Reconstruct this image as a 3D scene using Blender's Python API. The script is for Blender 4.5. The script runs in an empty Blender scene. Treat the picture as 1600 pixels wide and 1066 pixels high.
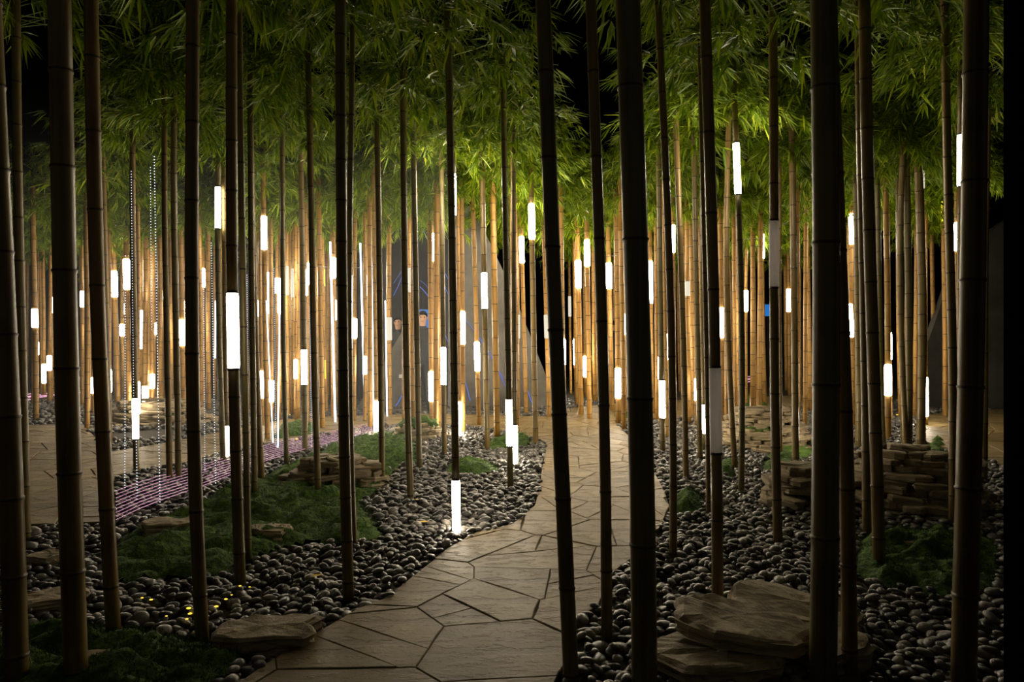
import bpy, bmesh, math, random
import numpy as np
from mathutils import Vector, Matrix, noise

# ------------------------------------------------------------------ camera, world, exposure
SC = bpy.context.scene
COL = SC.collection
F, H, CX, CY = 1067.0, 1.3, 800.0, 533.0          # focal length in pixels of the 1600x1066 frame, eye height
cam = bpy.data.cameras.new('camera'); cam.sensor_width = 36.0; cam.lens = 36.0 * F / 1600.0
cam.clip_start = 0.05; cam.clip_end = 200
cam_o = bpy.data.objects.new('camera', cam); COL.objects.link(cam_o)
cam_o.location = (0, 0, H); cam_o.rotation_euler = (math.pi / 2, 0, 0); SC.camera = cam_o
SC.view_settings.view_transform = 'Standard'; SC.view_settings.look = 'None'
SC.view_settings.exposure = 0.0; SC.view_settings.gamma = 1.0; SC.view_settings.use_curve_mapping = False
W = bpy.data.worlds.new('night'); SC.world = W; W.use_nodes = True
W.node_tree.nodes['Background'].inputs[0].default_value = (1.0, 0.95, 0.78, 1)
W.node_tree.nodes['Background'].inputs[1].default_value = 0.022
LAMP = 44.0                                        # radiance of a lit tube
HAZE = 0.009
try:
    SC.cycles.max_bounces = 5; SC.cycles.diffuse_bounces = 1; SC.cycles.glossy_bounces = 2
    SC.cycles.transmission_bounces = 3; SC.cycles.sample_clamp_indirect = 2.0; SC.cycles.volume_bounces = 0
    SC.cycles.use_denoising = True; SC.cycles.caustics_reflective = False; SC.cycles.caustics_refractive = False
except Exception:
    pass
R = random.Random(7)

def G(px, py):                                     # ground point seen at a pixel
    Y = H * F / (py - CY); return ((px - CX) / F * Y, Y)
def dep(py): return H * F / (py - CY)
def zat(py, Y): return H + (CY - py) / F * Y
def GP(pts): return [G(*p) for p in pts]

# ------------------------------------------------------------------ materials
def new_mat(name):
    m = bpy.data.materials.new(name); m.use_nodes = True
    nt = m.node_tree; return m, nt, nt.nodes['Principled BSDF']
def N(nt, t, **kw):
    n = nt.nodes.new(t)
    for k, v in kw.items(): setattr(n, k, v)
    return n
def ramp(nt, stops):
    r = N(nt, 'ShaderNodeValToRGB'); e = r.color_ramp.elements
    while len(e) < len(stops): e.new(0.5)
    for i, (p, c) in enumerate(stops): e[i].position = p; e[i].color = (*c, 1)
    return r
def noise_node(nt, scale, detail=4, vec=None, rough=0.55):
    n = N(nt, 'ShaderNodeTexNoise'); n.inputs['Scale'].default_value = scale
    n.inputs['Detail'].default_value = detail; n.inputs['Roughness'].default_value = rough
    if vec is not None: nt.links.new(vec, n.inputs['Vector'])
    return n
def bump(nt, src, b, strength, dist):
    n = N(nt, 'ShaderNodeBump'); n.inputs['Strength'].default_value = strength; n.inputs['Distance'].default_value = dist
    nt.links.new(src, n.inputs['Height']); nt.links.new(n.outputs[0], b.inputs['Normal'])
def mapped(nt, scale, coord='Object'):
    tc = N(nt, 'ShaderNodeTexCoord'); mp = N(nt, 'ShaderNodeMapping'); mp.inputs['Scale'].default_value = scale
    nt.links.new(tc.outputs[coord], mp.inputs['Vector']); return mp.outputs[0]
def mix(nt, fac, a, b, mode='MIX'):
    m = N(nt, 'ShaderNodeMix', data_type='RGBA', blend_type=mode)
    if hasattr(fac, 'is_linked') or hasattr(fac, 'links'): nt.links.new(fac, m.inputs[0])
    else: m.inputs[0].default_value = fac
    for s, i in ((a, 6), (b, 7)):
        if isinstance(s, tuple): m.inputs[i].default_value = (*s, 1)
        else: nt.links.new(s, m.inputs[i])
    return m.outputs[2]

def bamboo_mat(name, cols, rough=0.38):
    m, nt, b = new_mat(name)
    v = mapped(nt, (34, 34, 0.9)); n = noise_node(nt, 1.0, 5, v)
    oi = N(nt, 'ShaderNodeObjectInfo')
    r1 = ramp(nt, [(0.0, cols[0]), (0.5, cols[1]), (1.0, cols[2])]); nt.links.new(oi.outputs['Random'], r1.inputs[0])
    r2 = ramp(nt, [(0.3, (0.55, 0.5, 0.42)), (0.5, (0.95, 0.93, 0.9)), (0.72, (1.15, 1.12, 1.0))]); nt.links.new(n.outputs[0], r2.inputs[0])
    c = mix(nt, 1.0, r1.outputs[0], r2.outputs[0], 'MULTIPLY')
    n2 = noise_node(nt, 9.0, 3, mapped(nt, (1, 1, 0.35)))
    r3 = ramp(nt, [(0.36, (0.45, 0.4, 0.32)), (0.52, (1, 1, 1))]); nt.links.new(n2.outputs[0], r3.inputs[0])
    c = mix(nt, 0.6, c, mix(nt, 1.0, c, r3.outputs[0], 'MULTIPLY'))
    nt.links.new(c, b.inputs['Base Color']); b.inputs['Roughness'].default_value = rough
    bump(nt, n.outputs[0], b, 0.25, 0.002); return m
M = {}
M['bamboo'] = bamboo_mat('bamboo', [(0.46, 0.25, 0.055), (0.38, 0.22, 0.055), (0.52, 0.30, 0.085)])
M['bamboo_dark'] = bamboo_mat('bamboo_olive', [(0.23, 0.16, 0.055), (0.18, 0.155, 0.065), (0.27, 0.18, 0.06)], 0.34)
m, nt, b = new_mat('node_ring'); b.inputs['Base Color'].default_value = (0.05, 0.032, 0.016, 1); b.inputs['Roughness'].default_value = 0.5; M['node'] = m

def glow_mat(name, col, strength):
    m, nt, b = new_mat(name); b.inputs['Base Color'].default_value = (0.8, 0.8, 0.78, 1) if strength > 3 else (col[0] * .05, col[1] * .05, col[2] * .05, 1)
    b.inputs['Emission Color'].default_value = (*col, 1); b.inputs['Emission Strength'].default_value = strength
    b.inputs['Roughness'].default_value = 0.4; return m
WARM = (1.0, 0.86, 0.64)
M['lamp'] = glow_mat('lit_tube', WARM, LAMP)
M['lamp_bright'] = glow_mat('bright_lit_tube', WARM, LAMP * 1.5)
M['lamp_flood'] = glow_mat('brightest_lit_tube', WARM, LAMP * 3.2)
M['lamp_mid'] = glow_mat('medium_lit_tube', WARM, 24.0)
M['lamp_soft'] = glow_mat('dim_lit_tube', WARM, 15.0)
M['lamp_cool'] = glow_mat('cool_lit_tube', (0.75, 0.9, 1.0), LAMP * 0.3)
M['lamp_faint'] = glow_mat('faintly_lit_tube', (1.0, 0.93, 0.72), 0.75)
M['rod'] = glow_mat('light_rod', (0.72, 0.86, 1.0), 4.0)
M['yellow'] = glow_mat('yellow_tube', (1.0, 0.86, 0.04), 1.6)
M['bead'] = glow_mat('white_trail_dot', (0.8, 0.86, 1.0), 2.2)
M['pink_trail_dot'] = glow_mat('pink_trail_dot', (1.0, 0.5, 0.72), 2.0)
M['blue'] = glow_mat('blue_trail', (0.13, 0.26, 1.0), 0.7)
M['amber_leaf_glint'] = glow_mat('amber_leaf_glint', (1.0, 0.66, 0.05), 1.6)
M['screen'] = glow_mat('blue_screen', (0.03, 0.27, 0.85), 0.6)
m, nt, b = new_mat('unlit_tube'); b.inputs['Base Color'].default_value = (0.62, 0.58, 0.54, 1); b.inputs['Roughness'].default_value = 0.35

b.inputs['Base Color'].default_value = (0.75, 0.72, 0.70, 1)
tr = N(nt, 'ShaderNodeBsdfTranslucent'); tr.inputs['Color'].default_value = (0.85, 0.82, 0.82, 1)
ms = N(nt, 'ShaderNodeMixShader'); ms.inputs[0].default_value = 0.6
nt.links.new(b.outputs[0], ms.inputs[1]); nt.links.new(tr.outputs[0], ms.inputs[2]); nt.links.new(ms.outputs[0], nt.nodes['Material Output'].inputs['Surface']); M['unlit'] = m
m, nt, b = new_mat('black_metal'); b.inputs['Base Color'].default_value = (0.012, 0.012, 0.012, 1); b.inputs['Roughness'].default_value = 0.5; M['black'] = m
m, nt, b = new_mat('matt_black'); b.inputs['Base Color'].default_value = (0.002, 0.002, 0.002, 1); b.inputs['Roughness'].default_value = 1.0; b.inputs['Specular IOR Level'].default_value = 0.0; M['void'] = m
m, nt, b = new_mat('steel_wire'); b.inputs['Base Color'].default_value = (0.5, 0.5, 0.5, 1); b.inputs['Metallic'].default_value = 0.8; b.inputs['Roughness'].default_value = 0.3; M['wire'] = m

# leaves
m, nt, b = new_mat('bamboo_leaf')
gi = N(nt, 'ShaderNodeNewGeometry')
r = ramp(nt, [(0.0, (0.07, 0.15, 0.004)), (0.5, (0.21, 0.33, 0.011)), (1.0, (0.44, 0.53, 0.026))])
nt.links.new(gi.outputs['Random Per Island'], r.inputs[0]); nt.links.new(r.outputs[0], b.inputs['Base Color'])
b.inputs['Roughness'].default_value = 0.4; b.inputs['Specular IOR Level'].default_value = 0.22
tr = N(nt, 'ShaderNodeBsdfTranslucent'); nt.links.new(r.outputs[0], tr.inputs['Color'])
ms = N(nt, 'ShaderNodeMixShader'); ms.inputs[0].default_value = 0.22
out = nt.nodes['Material Output']
nt.links.new(b.outputs[0], ms.inputs[1]); nt.links.new(tr.outputs[0], ms.inputs[2]); nt.links.new(ms.outputs[0], out.inputs['Surface'])
M['leaf'] = m
m, nt, b = new_mat('twig'); b.inputs['Base Color'].default_value = (0.12, 0.12, 0.035, 1); M['twig'] = m
# pebble: grey, random per stone
m, nt, b = new_mat('river_pebble')
gi = N(nt, 'ShaderNodeNewGeometry'); oi = N(nt, 'ShaderNodeObjectInfo')
ad = N(nt, 'ShaderNodeMath', operation='ADD'); nt.links.new(gi.outputs['Random Per Island'], ad.inputs[0]); nt.links.new(oi.outputs['Random'], ad.inputs[1])
fr = N(nt, 'ShaderNodeMath', operation='FRACT'); nt.links.new(ad.outputs[0], fr.inputs[0])
r = ramp(nt, [(0.0, (0.05, 0.047, 0.045)), (0.5, (0.088, 0.083, 0.077)), (0.88, (0.14, 0.13, 0.115)), (1.0, (0.30, 0.27, 0.24))]); nt.links.new(fr.outputs[0], r.inputs[0])
n = noise_node(nt, 60, 3, mapped(nt, (1, 1, 1)))
rr = ramp(nt, [(0.3, (0.75, 0.75, 0.75)), (0.7, (1.1, 1.1, 1.1))]); nt.links.new(n.outputs[0], rr.inputs[0])
nt.links.new(mix(nt, 1.0, r.outputs[0], rr.outputs[0], 'MULTIPLY'), b.inputs['Base Color']); b.inputs['Roughness'].default_value = 0.34
M['pebble'] = m
# stone
def stone_mat(name, c0, c1, sc, bs, rough=0.7, streak=(1, 1, 1)):
    m, nt, b = new_mat(name)
    oi = N(nt, 'ShaderNodeObjectInfo')
    n = noise_node(nt, sc, 7, mapped(nt, streak), 0.62)
    n2 = noise_node(nt, sc * 0.3, 4, mapped(nt, (1, 1, 1)))
    r = ramp(nt, [(0.3, c0), (0.7, c1)]); nt.links.new(n2.outputs[0], r.inputs[0])
    r2 = ramp(nt, [(0.35, (0.62, 0.6, 0.56)), (0.6, (1.08, 1.07, 1.03))]); nt.links.new(n.outputs[0], r2.inputs[0])
    c = mix(nt, 1.0, r.outputs[0], r2.outputs[0], 'MULTIPLY')
    r3 = ramp(nt, [(0.0, (0.82, 0.80, 0.76)), (1.0, (1.12, 1.1, 1.06))]); nt.links.new(oi.outputs['Random'], r3.inputs[0])
    c = mix(nt, 1.0, c, r3.outputs[0], 'MULTIPLY')
    nt.links.new(c, b.inputs['Base Color']); b.inputs['Roughness'].default_value = rough
    bump(nt, n.outputs[0], b, 0.7, bs); return m
m, nt, b = new_mat('flagstone')
v0 = mapped(nt, (1, 1, 1)); w1 = noise_node(nt, 2.2, 9, mapped(nt, (0.7, 1.9, 1)), .68); w2 = noise_node(nt, 1.3, 3, v0); w3 = noise_node(nt, 55, 4, v0)
r = ramp(nt, [(0.30, (0.16, 0.110, 0.045)), (0.5, (0.24, 0.175, 0.078)), (0.72, (0.36, 0.275, 0.135))]); nt.links.new(w1.outputs[0], r.inputs[0])
oi = N(nt, 'ShaderNodeObjectInfo'); r3 = ramp(nt, [(0.0, (0.80, 0.78, 0.74)), (1.0, (1.14, 1.12, 1.08))]); nt.links.new(oi.outputs['Random'], r3.inputs[0])
nt.links.new(mix(nt, 1.0, r.outputs[0], r3.outputs[0], 'MULTIPLY'), b.inputs['Base Color'])
# terraced cleft: step the noise so that layers of slate show as thin ledges
ml = N(nt, 'ShaderNodeMath', operation='MULTIPLY'); ml.inputs[1].default_value = 9.0; nt.links.new(w1.outputs[0], ml.inputs[0])
fl = N(nt, 'ShaderNodeMath', operation='SMOOTH_MIN'); flo = N(nt, 'ShaderNodeMath', operation='FLOOR'); nt.links.new(ml.outputs[0], flo.inputs[0])
mf = N(nt, 'ShaderNodeMath', operation='FRACT'); nt.links.new(ml.outputs[0], mf.inputs[0])
pw = N(nt, 'ShaderNodeMath', operation='POWER'); pw.inputs[1].default_value = 5.0; nt.links.new(mf.outputs[0], pw.inputs[0])
sm = N(nt, 'ShaderNodeMath', operation='ADD'); nt.links.new(flo.outputs[0], sm.inputs[0]); nt.links.new(pw.outputs[0], sm.inputs[1])
ad = N(nt, 'ShaderNodeMath', operation='MULTIPLY_ADD'); ad.inputs[1].default_value = 0.35; nt.links.new(w3.outputs[0], ad.inputs[0]); nt.links.new(sm.outputs[0], ad.inputs[2])
bump(nt, ad.outputs[0], b, 0.9, 0.006); b.inputs['Roughness'].default_value = 0.52; b.inputs['Specular IOR Level'].default_value = 0.22; nt.nodes.remove(fl); M['flag'] = m
M['rock'] = stone_mat('slab_rock', (0.34, 0.27, 0.17), (0.52, 0.43, 0.29), 9.0, 0.03, 0.75, (1, 1, 3))
M['mortar'] = stone_mat('joint_soil', (0.09, 0.07, 0.045), (0.14, 0.11, 0.075), 20, 0.01, 0.9)
M['soil'] = stone_mat('garden_soil', (0.03, 0.026, 0.02), (0.055, 0.048, 0.038), 30, 0.01, 0.95)
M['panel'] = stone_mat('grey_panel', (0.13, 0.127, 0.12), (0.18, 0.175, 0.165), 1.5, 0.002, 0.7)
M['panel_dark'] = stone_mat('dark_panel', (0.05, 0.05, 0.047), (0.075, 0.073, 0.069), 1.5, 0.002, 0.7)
M['darkwall'] = stone_mat('dark_wall', (0.02, 0.022, 0.026), (0.03, 0.032, 0.036), 1.5, 0.002, 0.9)
m, nt, b = new_mat('moss')
n = noise_node(nt, 26, 5, mapped(nt, (1, 1, 1))); r = ramp(nt, [(0.3, (0.012, 0.034, 0.002)), (0.52, (0.045, 0.105, 0.005)), (0.75, (0.13, 0.20, 0.012))])
nt.links.new(n.outputs[0], r.inputs[0]); nt.links.new(r.outputs[0], b.inputs['Base Color']); b.inputs['Roughness'].default_value = 0.9
bump(nt, n.outputs[0], b, 0.8, 0.03); M['moss'] = m
def plain(name, c, rough=0.7):
    m, nt, b = new_mat(name); b.inputs['Base Color'].default_value = (*c, 1); b.inputs['Roughness'].default_value = rough
    n = noise_node(nt, 40, 3, mapped(nt, (1, 1, 1))); bump(nt, n.outputs[0], b, 0.15, 0.003); return m
M['skin'] = plain('skin', (0.50, 0.29, 0.19), 0.5); M['hair'] = plain('hair', (0.012, 0.009, 0.008), 0.5)
M['jacket'] = plain('jacket', (0.02, 0.021, 0.024)); M['trouser'] = plain('trouser', (0.014, 0.015, 0.02)); M['eye'] = plain('eye', (0.02, 0.015, 0.01), 0.2)
M['lip'] = plain('lip', (0.36, 0.14, 0.11), 0.5); M['shoe'] = plain('shoe', (0.012, 0.012, 0.012), 0.4)
M['white'] = plain('white_plastic', (0.7, 0.7, 0.68), 0.4)
M['yleaf'] = plain('yellow_leaf', (0.75, 0.5, 0.03), 0.6)

# ------------------------------------------------------------------ object helpers
def tag(o, label=None, cat=None, group=None, kind=None):
    if label: o['label'] = label
    if cat: o['category'] = cat
    if group: o['group'] = group
    if kind: o['kind'] = kind
    return o
def empty(name, loc=(0, 0, 0), rz=0, **kw):
    o = bpy.data.objects.new(name, None); o.location = loc; o.rotation_euler.z = rz; o.empty_display_size = 0.1
    COL.objects.link(o); return tag(o, **kw)
def link(name, me, parent=None, loc=(0, 0, 0), rot=(0, 0, 0), scale=(1, 1, 1)):
    o = bpy.data.objects.new(name, me); o.location = loc; o.rotation_euler = rot; o.scale = scale
    if parent is not None: o.parent = parent
    COL.objects.link(o); return o
def mesh(name, verts, faces, mats, smooth=True, midx=None):
    me = bpy.data.meshes.new(name); me.from_pydata([tuple(v) for v in verts], [], faces)
    for m in (mats if isinstance(mats, (list, tuple)) else [mats]): me.materials.append(m)
    if midx is not None: me.polygons.foreach_set('material_index', midx)
    if smooth: me.polygons.foreach_set('use_smooth', [True] * len(me.polygons))
    me.update(); return me
def from_bm(name, bm, mat, smooth=False):
    me = bpy.data.meshes.new(name); bm.normal_update(); bm.to_mesh(me); bm.free()
    for m in (mat if isinstance(mat, (list, tuple)) else [mat]): me.materials.append(m)
    if smooth: me.polygons.foreach_set('use_smooth', [True] * len(me.polygons))
    return me
def np_mesh(name, V, T, mat, smooth=True):          # vertices (n,3), triangles (m,3)
    me = bpy.data.meshes.new(name); V = np.asarray(V, 'f4'); T = np.asarray(T, 'i4')
    me.vertices.add(len(V)); me.vertices.foreach_set('co', V.ravel())
    me.loops.add(T.size); me.loops.foreach_set('vertex_index', T.ravel())
    me.polygons.add(len(T)); me.polygons.foreach_set('loop_start', np.arange(0, T.size, 3, dtype='i4'))
    try: me.polygons.foreach_set('loop_total', np.full(len(T), 3, 'i4'))
    except Exception: pass
    me.materials.append(mat); me.update(calc_edges=True)
    if smooth: me.polygons.foreach_set('use_smooth', [True] * len(T))
    return me
def tube_mesh(name, pts, rad, mat, sides=6, cap=True):
    pts = [Vector(p) for p in pts]; V = []; Fc = []
    for i, p in enumerate(pts):
        d = (pts[min(i + 1, len(pts) - 1)] - pts[max(i - 1, 0)]).normalized()
        u = d.orthogonal().normalized() if i == 0 else (u - d * u.dot(d)).normalized()
        w = d.cross(u); r_ = rad[i] if isinstance(rad, (list, tuple)) else rad
        for k in range(sides):
            a = 2 * math.pi * k / sides; V.append(p + (u * math.cos(a) + w * math.sin(a)) * r_)
        if i:
            o0 = (i - 1) * sides; o1 = i * sides
            for k in range(sides): Fc.append((o0 + k, o0 + (k + 1) % sides, o1 + (k + 1) % sides, o1 + k))
    if cap:
        Fc.append(tuple(range(sides))[::-1]); Fc.append(tuple(range(len(V) - sides, len(V))))
    return mesh(name, V, Fc, mat)
def inside(poly, x, y):
    c = False; j = len(poly) - 1
    for i in range(len(poly)):
        xi, yi = poly[i]; xj, yj = poly[j]
        if (yi > y) != (yj > y) and x < (xj - xi) * (y - yi) / (yj - yi) + xi: c = not c
        j = i
    return c
def area(p): return 0.5 * sum(p[i - 1][0] * p[i][1] - p[i][0] * p[i - 1][1] for i in range(len(p)))

# ------------------------------------------------------------------ setting: ground, walls, ceiling
def quad_box(name, x0, x1, y0, y1, z0, z1, mat, label):
    bm = bmesh.new(); bmesh.ops.create_cube(bm, size=1)
    bmesh.ops.scale(bm, vec=(x1 - x0, y1 - y0, z1 - z0), verts=bm.verts)
    bmesh.ops.translate(bm, vec=((x0 + x1) / 2, (y0 + y1) / 2, (z0 + z1) / 2), verts=bm.verts)
    return tag(link(name, from_bm(name, bm, mat)), label=label, kind='structure')
quad_box('floor', -24, 24, -3, 25, -0.2, 0.0, M['soil'], 'dark garden soil under the pebbles and moss')
quad_box('ceiling', -24, 24, 1.5, 25, 5.2, 5.3, M['void'], 'black hall ceiling above the bamboo leaves')
quad_box('wall_back', -24, 24, 24.6, 25, 0, 5.2, M['void'], 'dark rear wall far behind the bamboo')
quad_box('wall_left', -24.3, -24, 1.5, 25, 0, 5.2, M['darkwall'], 'dark side wall beyond the left thicket')
quad_box('wall_right', 24, 24.3, 1.5, 25, 0, 5.2, M['darkwall'], 'dark side wall beyond the right thicket')
if HAZE:
    m = bpy.data.materials.new('haze'); m.use_nodes = True; nt = m.node_tree; nt.nodes.remove(nt.nodes['Principled BSDF'])
    vs_ = N(nt, 'ShaderNodeVolumeScatter'); vs_.inputs['Density'].default_value = HAZE; vs_.inputs['Anisotropy'].default_value = 0.35; vs_.inputs['Color'].default_value = (0.9, 0.95, 1, 1)
    nt.links.new(vs_.outputs[0], nt.nodes['Material Output'].inputs['Volume'])
    hz_ = quad_box('haze', -10, -0.6, 6.0, 12.9, 0.001, 3.6, m, 'thin haze hanging among the lit stalks of the left thicket'); hz_['kind'] = 'stuff'; hz_['category'] = 'haze'
# black post that closes the picture on the right
xp = (1568 - CX) / F * 2.06
quad_box('wall_post', xp, xp + 0.5, 2.0, 2.06, 0, 3.4, M['void'], 'plain black upright panel at the right edge')


PATH_MAIN = [(250, 1230), (330, 1120), (400, 1066), (470, 1020), (500, 1000), (560, 965), (600, 950), (655, 905), (700, 868), (745, 842), (800, 830), (835, 800),
             (843, 770), (847, 740), (852, 715), (853, 696), (800, 678), (700, 668), (600, 668), (600, 652), (700, 651), (860, 655), (960, 661),
             (985, 690), (1010, 720), (1025, 750), (1040, 780), (1046, 800), (1030, 835), (1000, 858), (985, 885), (960, 905), (945, 930),
             (935, 960), (900, 985), (902, 1020), (890, 1045), (872, 1070), (850, 1120), (820, 1230)]
PATH_LEFT = [(600, 652), (520, 655), (440, 660), (380, 672), (300, 690), (175, 712), (150, 690), (130, 668), (40, 668), (-100, 680), (-150, 800), (40, 830),
             (160, 825), (180, 750), (300, 725), (400, 700), (480, 690), (540, 676), (600, 668)]
PATH_RIGHT = [(1440, 652), (1600, 640), (1700, 655), (1700, 760), (1568, 735), (1500, 712), (1445, 695)]
PATH_FAR = [(960, 661), (860, 655), (870, 644), (960, 634), (1100, 626), (1280, 620), (1280, 636), (1200, 644), (1060, 656)]
PATHS = [GP(p) for p in (PATH_MAIN, PATH_LEFT, PATH_RIGHT, PATH_FAR)]
def on_path(x, y): return any(inside(p, x, y) for p in PATHS)

def clip_half(poly, nx, ny, d):                    # keep nx*x+ny*y <= d
    o = []
    for i in range(len(poly)):
        a = poly[i - 1]; b_ = poly[i]; da = nx * a[0] + ny * a[1] - d; db = nx * b_[0] + ny * b_[1] - d
        if (da <= 0) != (db <= 0):
            t = da / (da - db); o.append((a[0] + (b_[0] - a[0]) * t, a[1] + (b_[1] - a[1]) * t))
        if db <= 0: o.append(b_)
    return o
def make_path(poly, cell, gap, label, seed, h=0.045):
    rr = random.Random(seed)
    xs = [p[0] for p in poly]; ys = [p[1] for p in poly]
    root = empty('flagstone_path', kind='structure', label=label)
    bm = bmesh.new(); vs = [bm.verts.new((x, y, 0.036)) for x, y in poly]; f = bm.faces.new(vs); f.normal_update()
    if f.normal.z < 0: f.normal_flip()
    ex = bmesh.ops.extrude_face_region(bm, geom=[f]); bmesh.ops.translate(bm, vec=(0, 0, -0.02), verts=[v for v in ex['geom'] if isinstance(v, bmesh.types.BMVert)])
    link('joint_bed', from_bm('joint_bed', bm, M['mortar']), root)
    seeds = []
    for _ in range(6000):
        x = rr.uniform(min(xs) - .4, max(xs) + .4); y = rr.uniform(min(ys) - .4, max(ys) + .4)
        c = cell * rr.choice((0.55, 0.8, 1.0, 1.15))
        if all((x - a) ** 2 + (y - b_) ** 2 > (0.5 * (c + cc)) ** 2 for a, b_, cc in seeds): seeds.append((x, y, c))
    cells = []
    for (x, y, c) in seeds:
        pl = [(x - 2, y - 2), (x + 2, y - 2), (x + 2, y + 2), (x - 2, y + 2)]
        for (a, b_, cc) in seeds:
            dx, dy = a - x, b_ - y; L = math.hypot(dx, dy)
            if L < 1e-6 or L > cell * 4: continue
            nx, ny = dx / L, dy / L; t = L * (c / (c + cc))
            pl = clip_half(pl, nx, ny, nx * x + ny * y + L / 2)
            if len(pl) < 3: break
        if len(pl) > 2: cells.append((pl, 0))
    done = []
    while cells:                                  # broken further by straight cracks at random angles
        pl, lv = cells.pop(); A_ = abs(area(pl))
        if lv < 3 and A_ > cell * cell * rr.choice((.10, .2, .32, .5, .8)):
            cx_ = sum(p[0] for p in pl) / len(pl) + rr.uniform(-.08, .08); cy_ = sum(p[1] for p in pl) / len(pl) + rr.uniform(-.08, .08)
            an = rr.uniform(0, 3.1416); nx, ny = math.cos(an), math.sin(an); d = nx * cx_ + ny * cy_
            for sg in (1, -1):
                q = clip_half(pl, sg * nx, sg * ny, sg * d)
                if len(q) > 2: cells.append((q, lv + 1))
        else: done.append(pl)
    n = 0
    for cellp in done:
        pl = list(poly); A2 = area(cellp); k = len(cellp)
        for i in range(k):                        # shrink by the joint while clipping to the path outline
            p, q = cellp[i], cellp[(i + 1) % k]; L = math.hypot(q[0] - p[0], q[1] - p[1])
            if L < 1e-5: continue
            nx, ny = (q[1] - p[1]) / L, -(q[0] - p[0]) / L
            if A2 < 0: nx, ny = -nx, -ny
            pl = clip_half(pl, nx, ny, nx * p[0] + ny * p[1] - gap * rr.uniform(.35, 1.1))
            if len(pl) < 3: break
        if len(pl) < 3: continue
        q = []
        for p in pl:                              # weld near points
            if not q or math.hypot(p[0] - q[-1][0], p[1] - q[-1][1]) > 0.012: q.append(p)
        if len(q) > 2 and math.hypot(q[0][0] - q[-1][0], q[0][1] - q[-1][1]) < 0.012: q.pop()
        if len(q) < 3 or abs(area(q)) < 0.006: continue
        if area(q) < 0: q.reverse()
        mx = sum(p[0] for p in q) / len(q); my = sum(p[1] for p in q) / len(q)
        # roughen the outline
        o = []
        for i in range(len(q)):
            a = q[i]; b_ = q[(i + 1) % len(q)]; o.append(a); L = math.hypot(b_[0] - a[0], b_[1] - a[1])
            k = int(L / 0.11)
            for t in range(1, k):
                u = t / k; s = rr.uniform(-0.007, 0.001); nx, ny = (b_[1] - a[1]) / L, -(b_[0] - a[0]) / L
                o.append((a[0] + (b_[0] - a[0]) * u + nx * s, a[1] + (b_[1] - a[1]) * u + ny * s))
        tx, ty = rr.uniform(-.004, .004), rr.uniform(-.004, .004); hz = h + rr.uniform(-.002, .002)
        V = []; Fc = []; k = len(o)
        for lev, (inset, z) in enumerate(((0, 0.012), (0, hz - 0.004), (0.004, hz))):
            for p in o:
                L = math.hypot(p[0] - mx, p[1] - my) or 1; s = 1 - inset / max(L, 0.03)
                X, Y = mx + (p[0] - mx) * s, my + (p[1] - my) * s
                V.append((X - mx, Y - my, z + (tx * (X - mx) + ty * (Y - my) if lev else 0)))
        for lev in range(2):
            for i in range(k): Fc.append((lev * k + i, lev * k + (i + 1) % k, (lev + 1) * k + (i + 1) % k, (lev + 1) * k + i))
        Fc.append(tuple(range(2 * k, 3 * k)))
        me = mesh('flagstone', V, Fc, M['flag'], smooth=False)
        link('flagstone', me, root, (mx, my, 0)); n += 1
    return n
make_path(PATHS[0], 0.66, 0.0022, 'winding flagstone path running from the foreground to the grey panel', 3)
make_path(PATHS[1], 0.9, 0.004, 'flagstone path crossing behind the mossy bed on the left', 4)
make_path(PATHS[2], 0.8, 0.004, 'flagstone path at the far right beside the black post', 5)
make_path(PATHS[3], 0.9, 0.004, 'far flagstone path crossing behind the stone ring', 6)

# grey leaning panels at the back
def panel(name, px, Y, mat, label, th=0.12, dy=None):
    P = [((x - CX) / F * (Y + (dy(x) if dy else 0)), Y + (dy(x) if dy else 0), max(0.0, zat(y, Y + (dy(x) if dy else 0)))) for x, y in px]
    n = len(P); V = P + [(x, y + th, z) for x, y, z in P]
    Fc = [tuple(range(n)), tuple(range(2 * n - 1, n - 1, -1))] + [(i, i + n, (i + 1) % n + n, (i + 1) % n) for i in range(n)]
    bm = bmesh.new(); vs = [bm.verts.new(v) for v in V]
    for f in Fc: bm.faces.new([vs[i] for i in f])
    bmesh.ops.recalc_face_normals(bm, faces=bm.faces)
    return tag(link(name, from_bm(name, bm, mat)), label=label, kind='structure')
YP = dep(640)
panel('wall_panel', [(700, 641), (700, 322), (738, 322), (800, 452), (874, 641)], YP, M['panel'], 'tall grey concrete panel with a sloping right edge beside the path', 0.15)
pl = panel('wall_wedge', [(556, 645), (636, 505), (640, 645)], YP, M['panel'], 'low grey concrete wedge rising to the right with a white switch', 0.3)
panel('wall_screen', [(560, 640), (560, 350), (704, 330), (704, 640)], YP + 1.6, M['darkwall'], 'dark blue grey wall behind the two men', 0.1)
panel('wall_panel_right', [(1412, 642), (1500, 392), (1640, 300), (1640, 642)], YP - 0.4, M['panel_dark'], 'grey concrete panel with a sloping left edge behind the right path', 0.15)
bm = bmesh.new(); bmesh.ops.create_cube(bm, size=1); bmesh.ops.scale(bm, vec=(0.06, 0.02, 0.07), verts=bm.verts); bmesh.ops.bevel(bm, geom=bm.edges[:], offset=0.004, segments=1, affect='EDGES')
link('switch_plate', from_bm('switch_plate', bm, M['white']), pl, ((626 - CX) / F * YP, YP - 0.012, zat(588, YP)))

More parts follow.
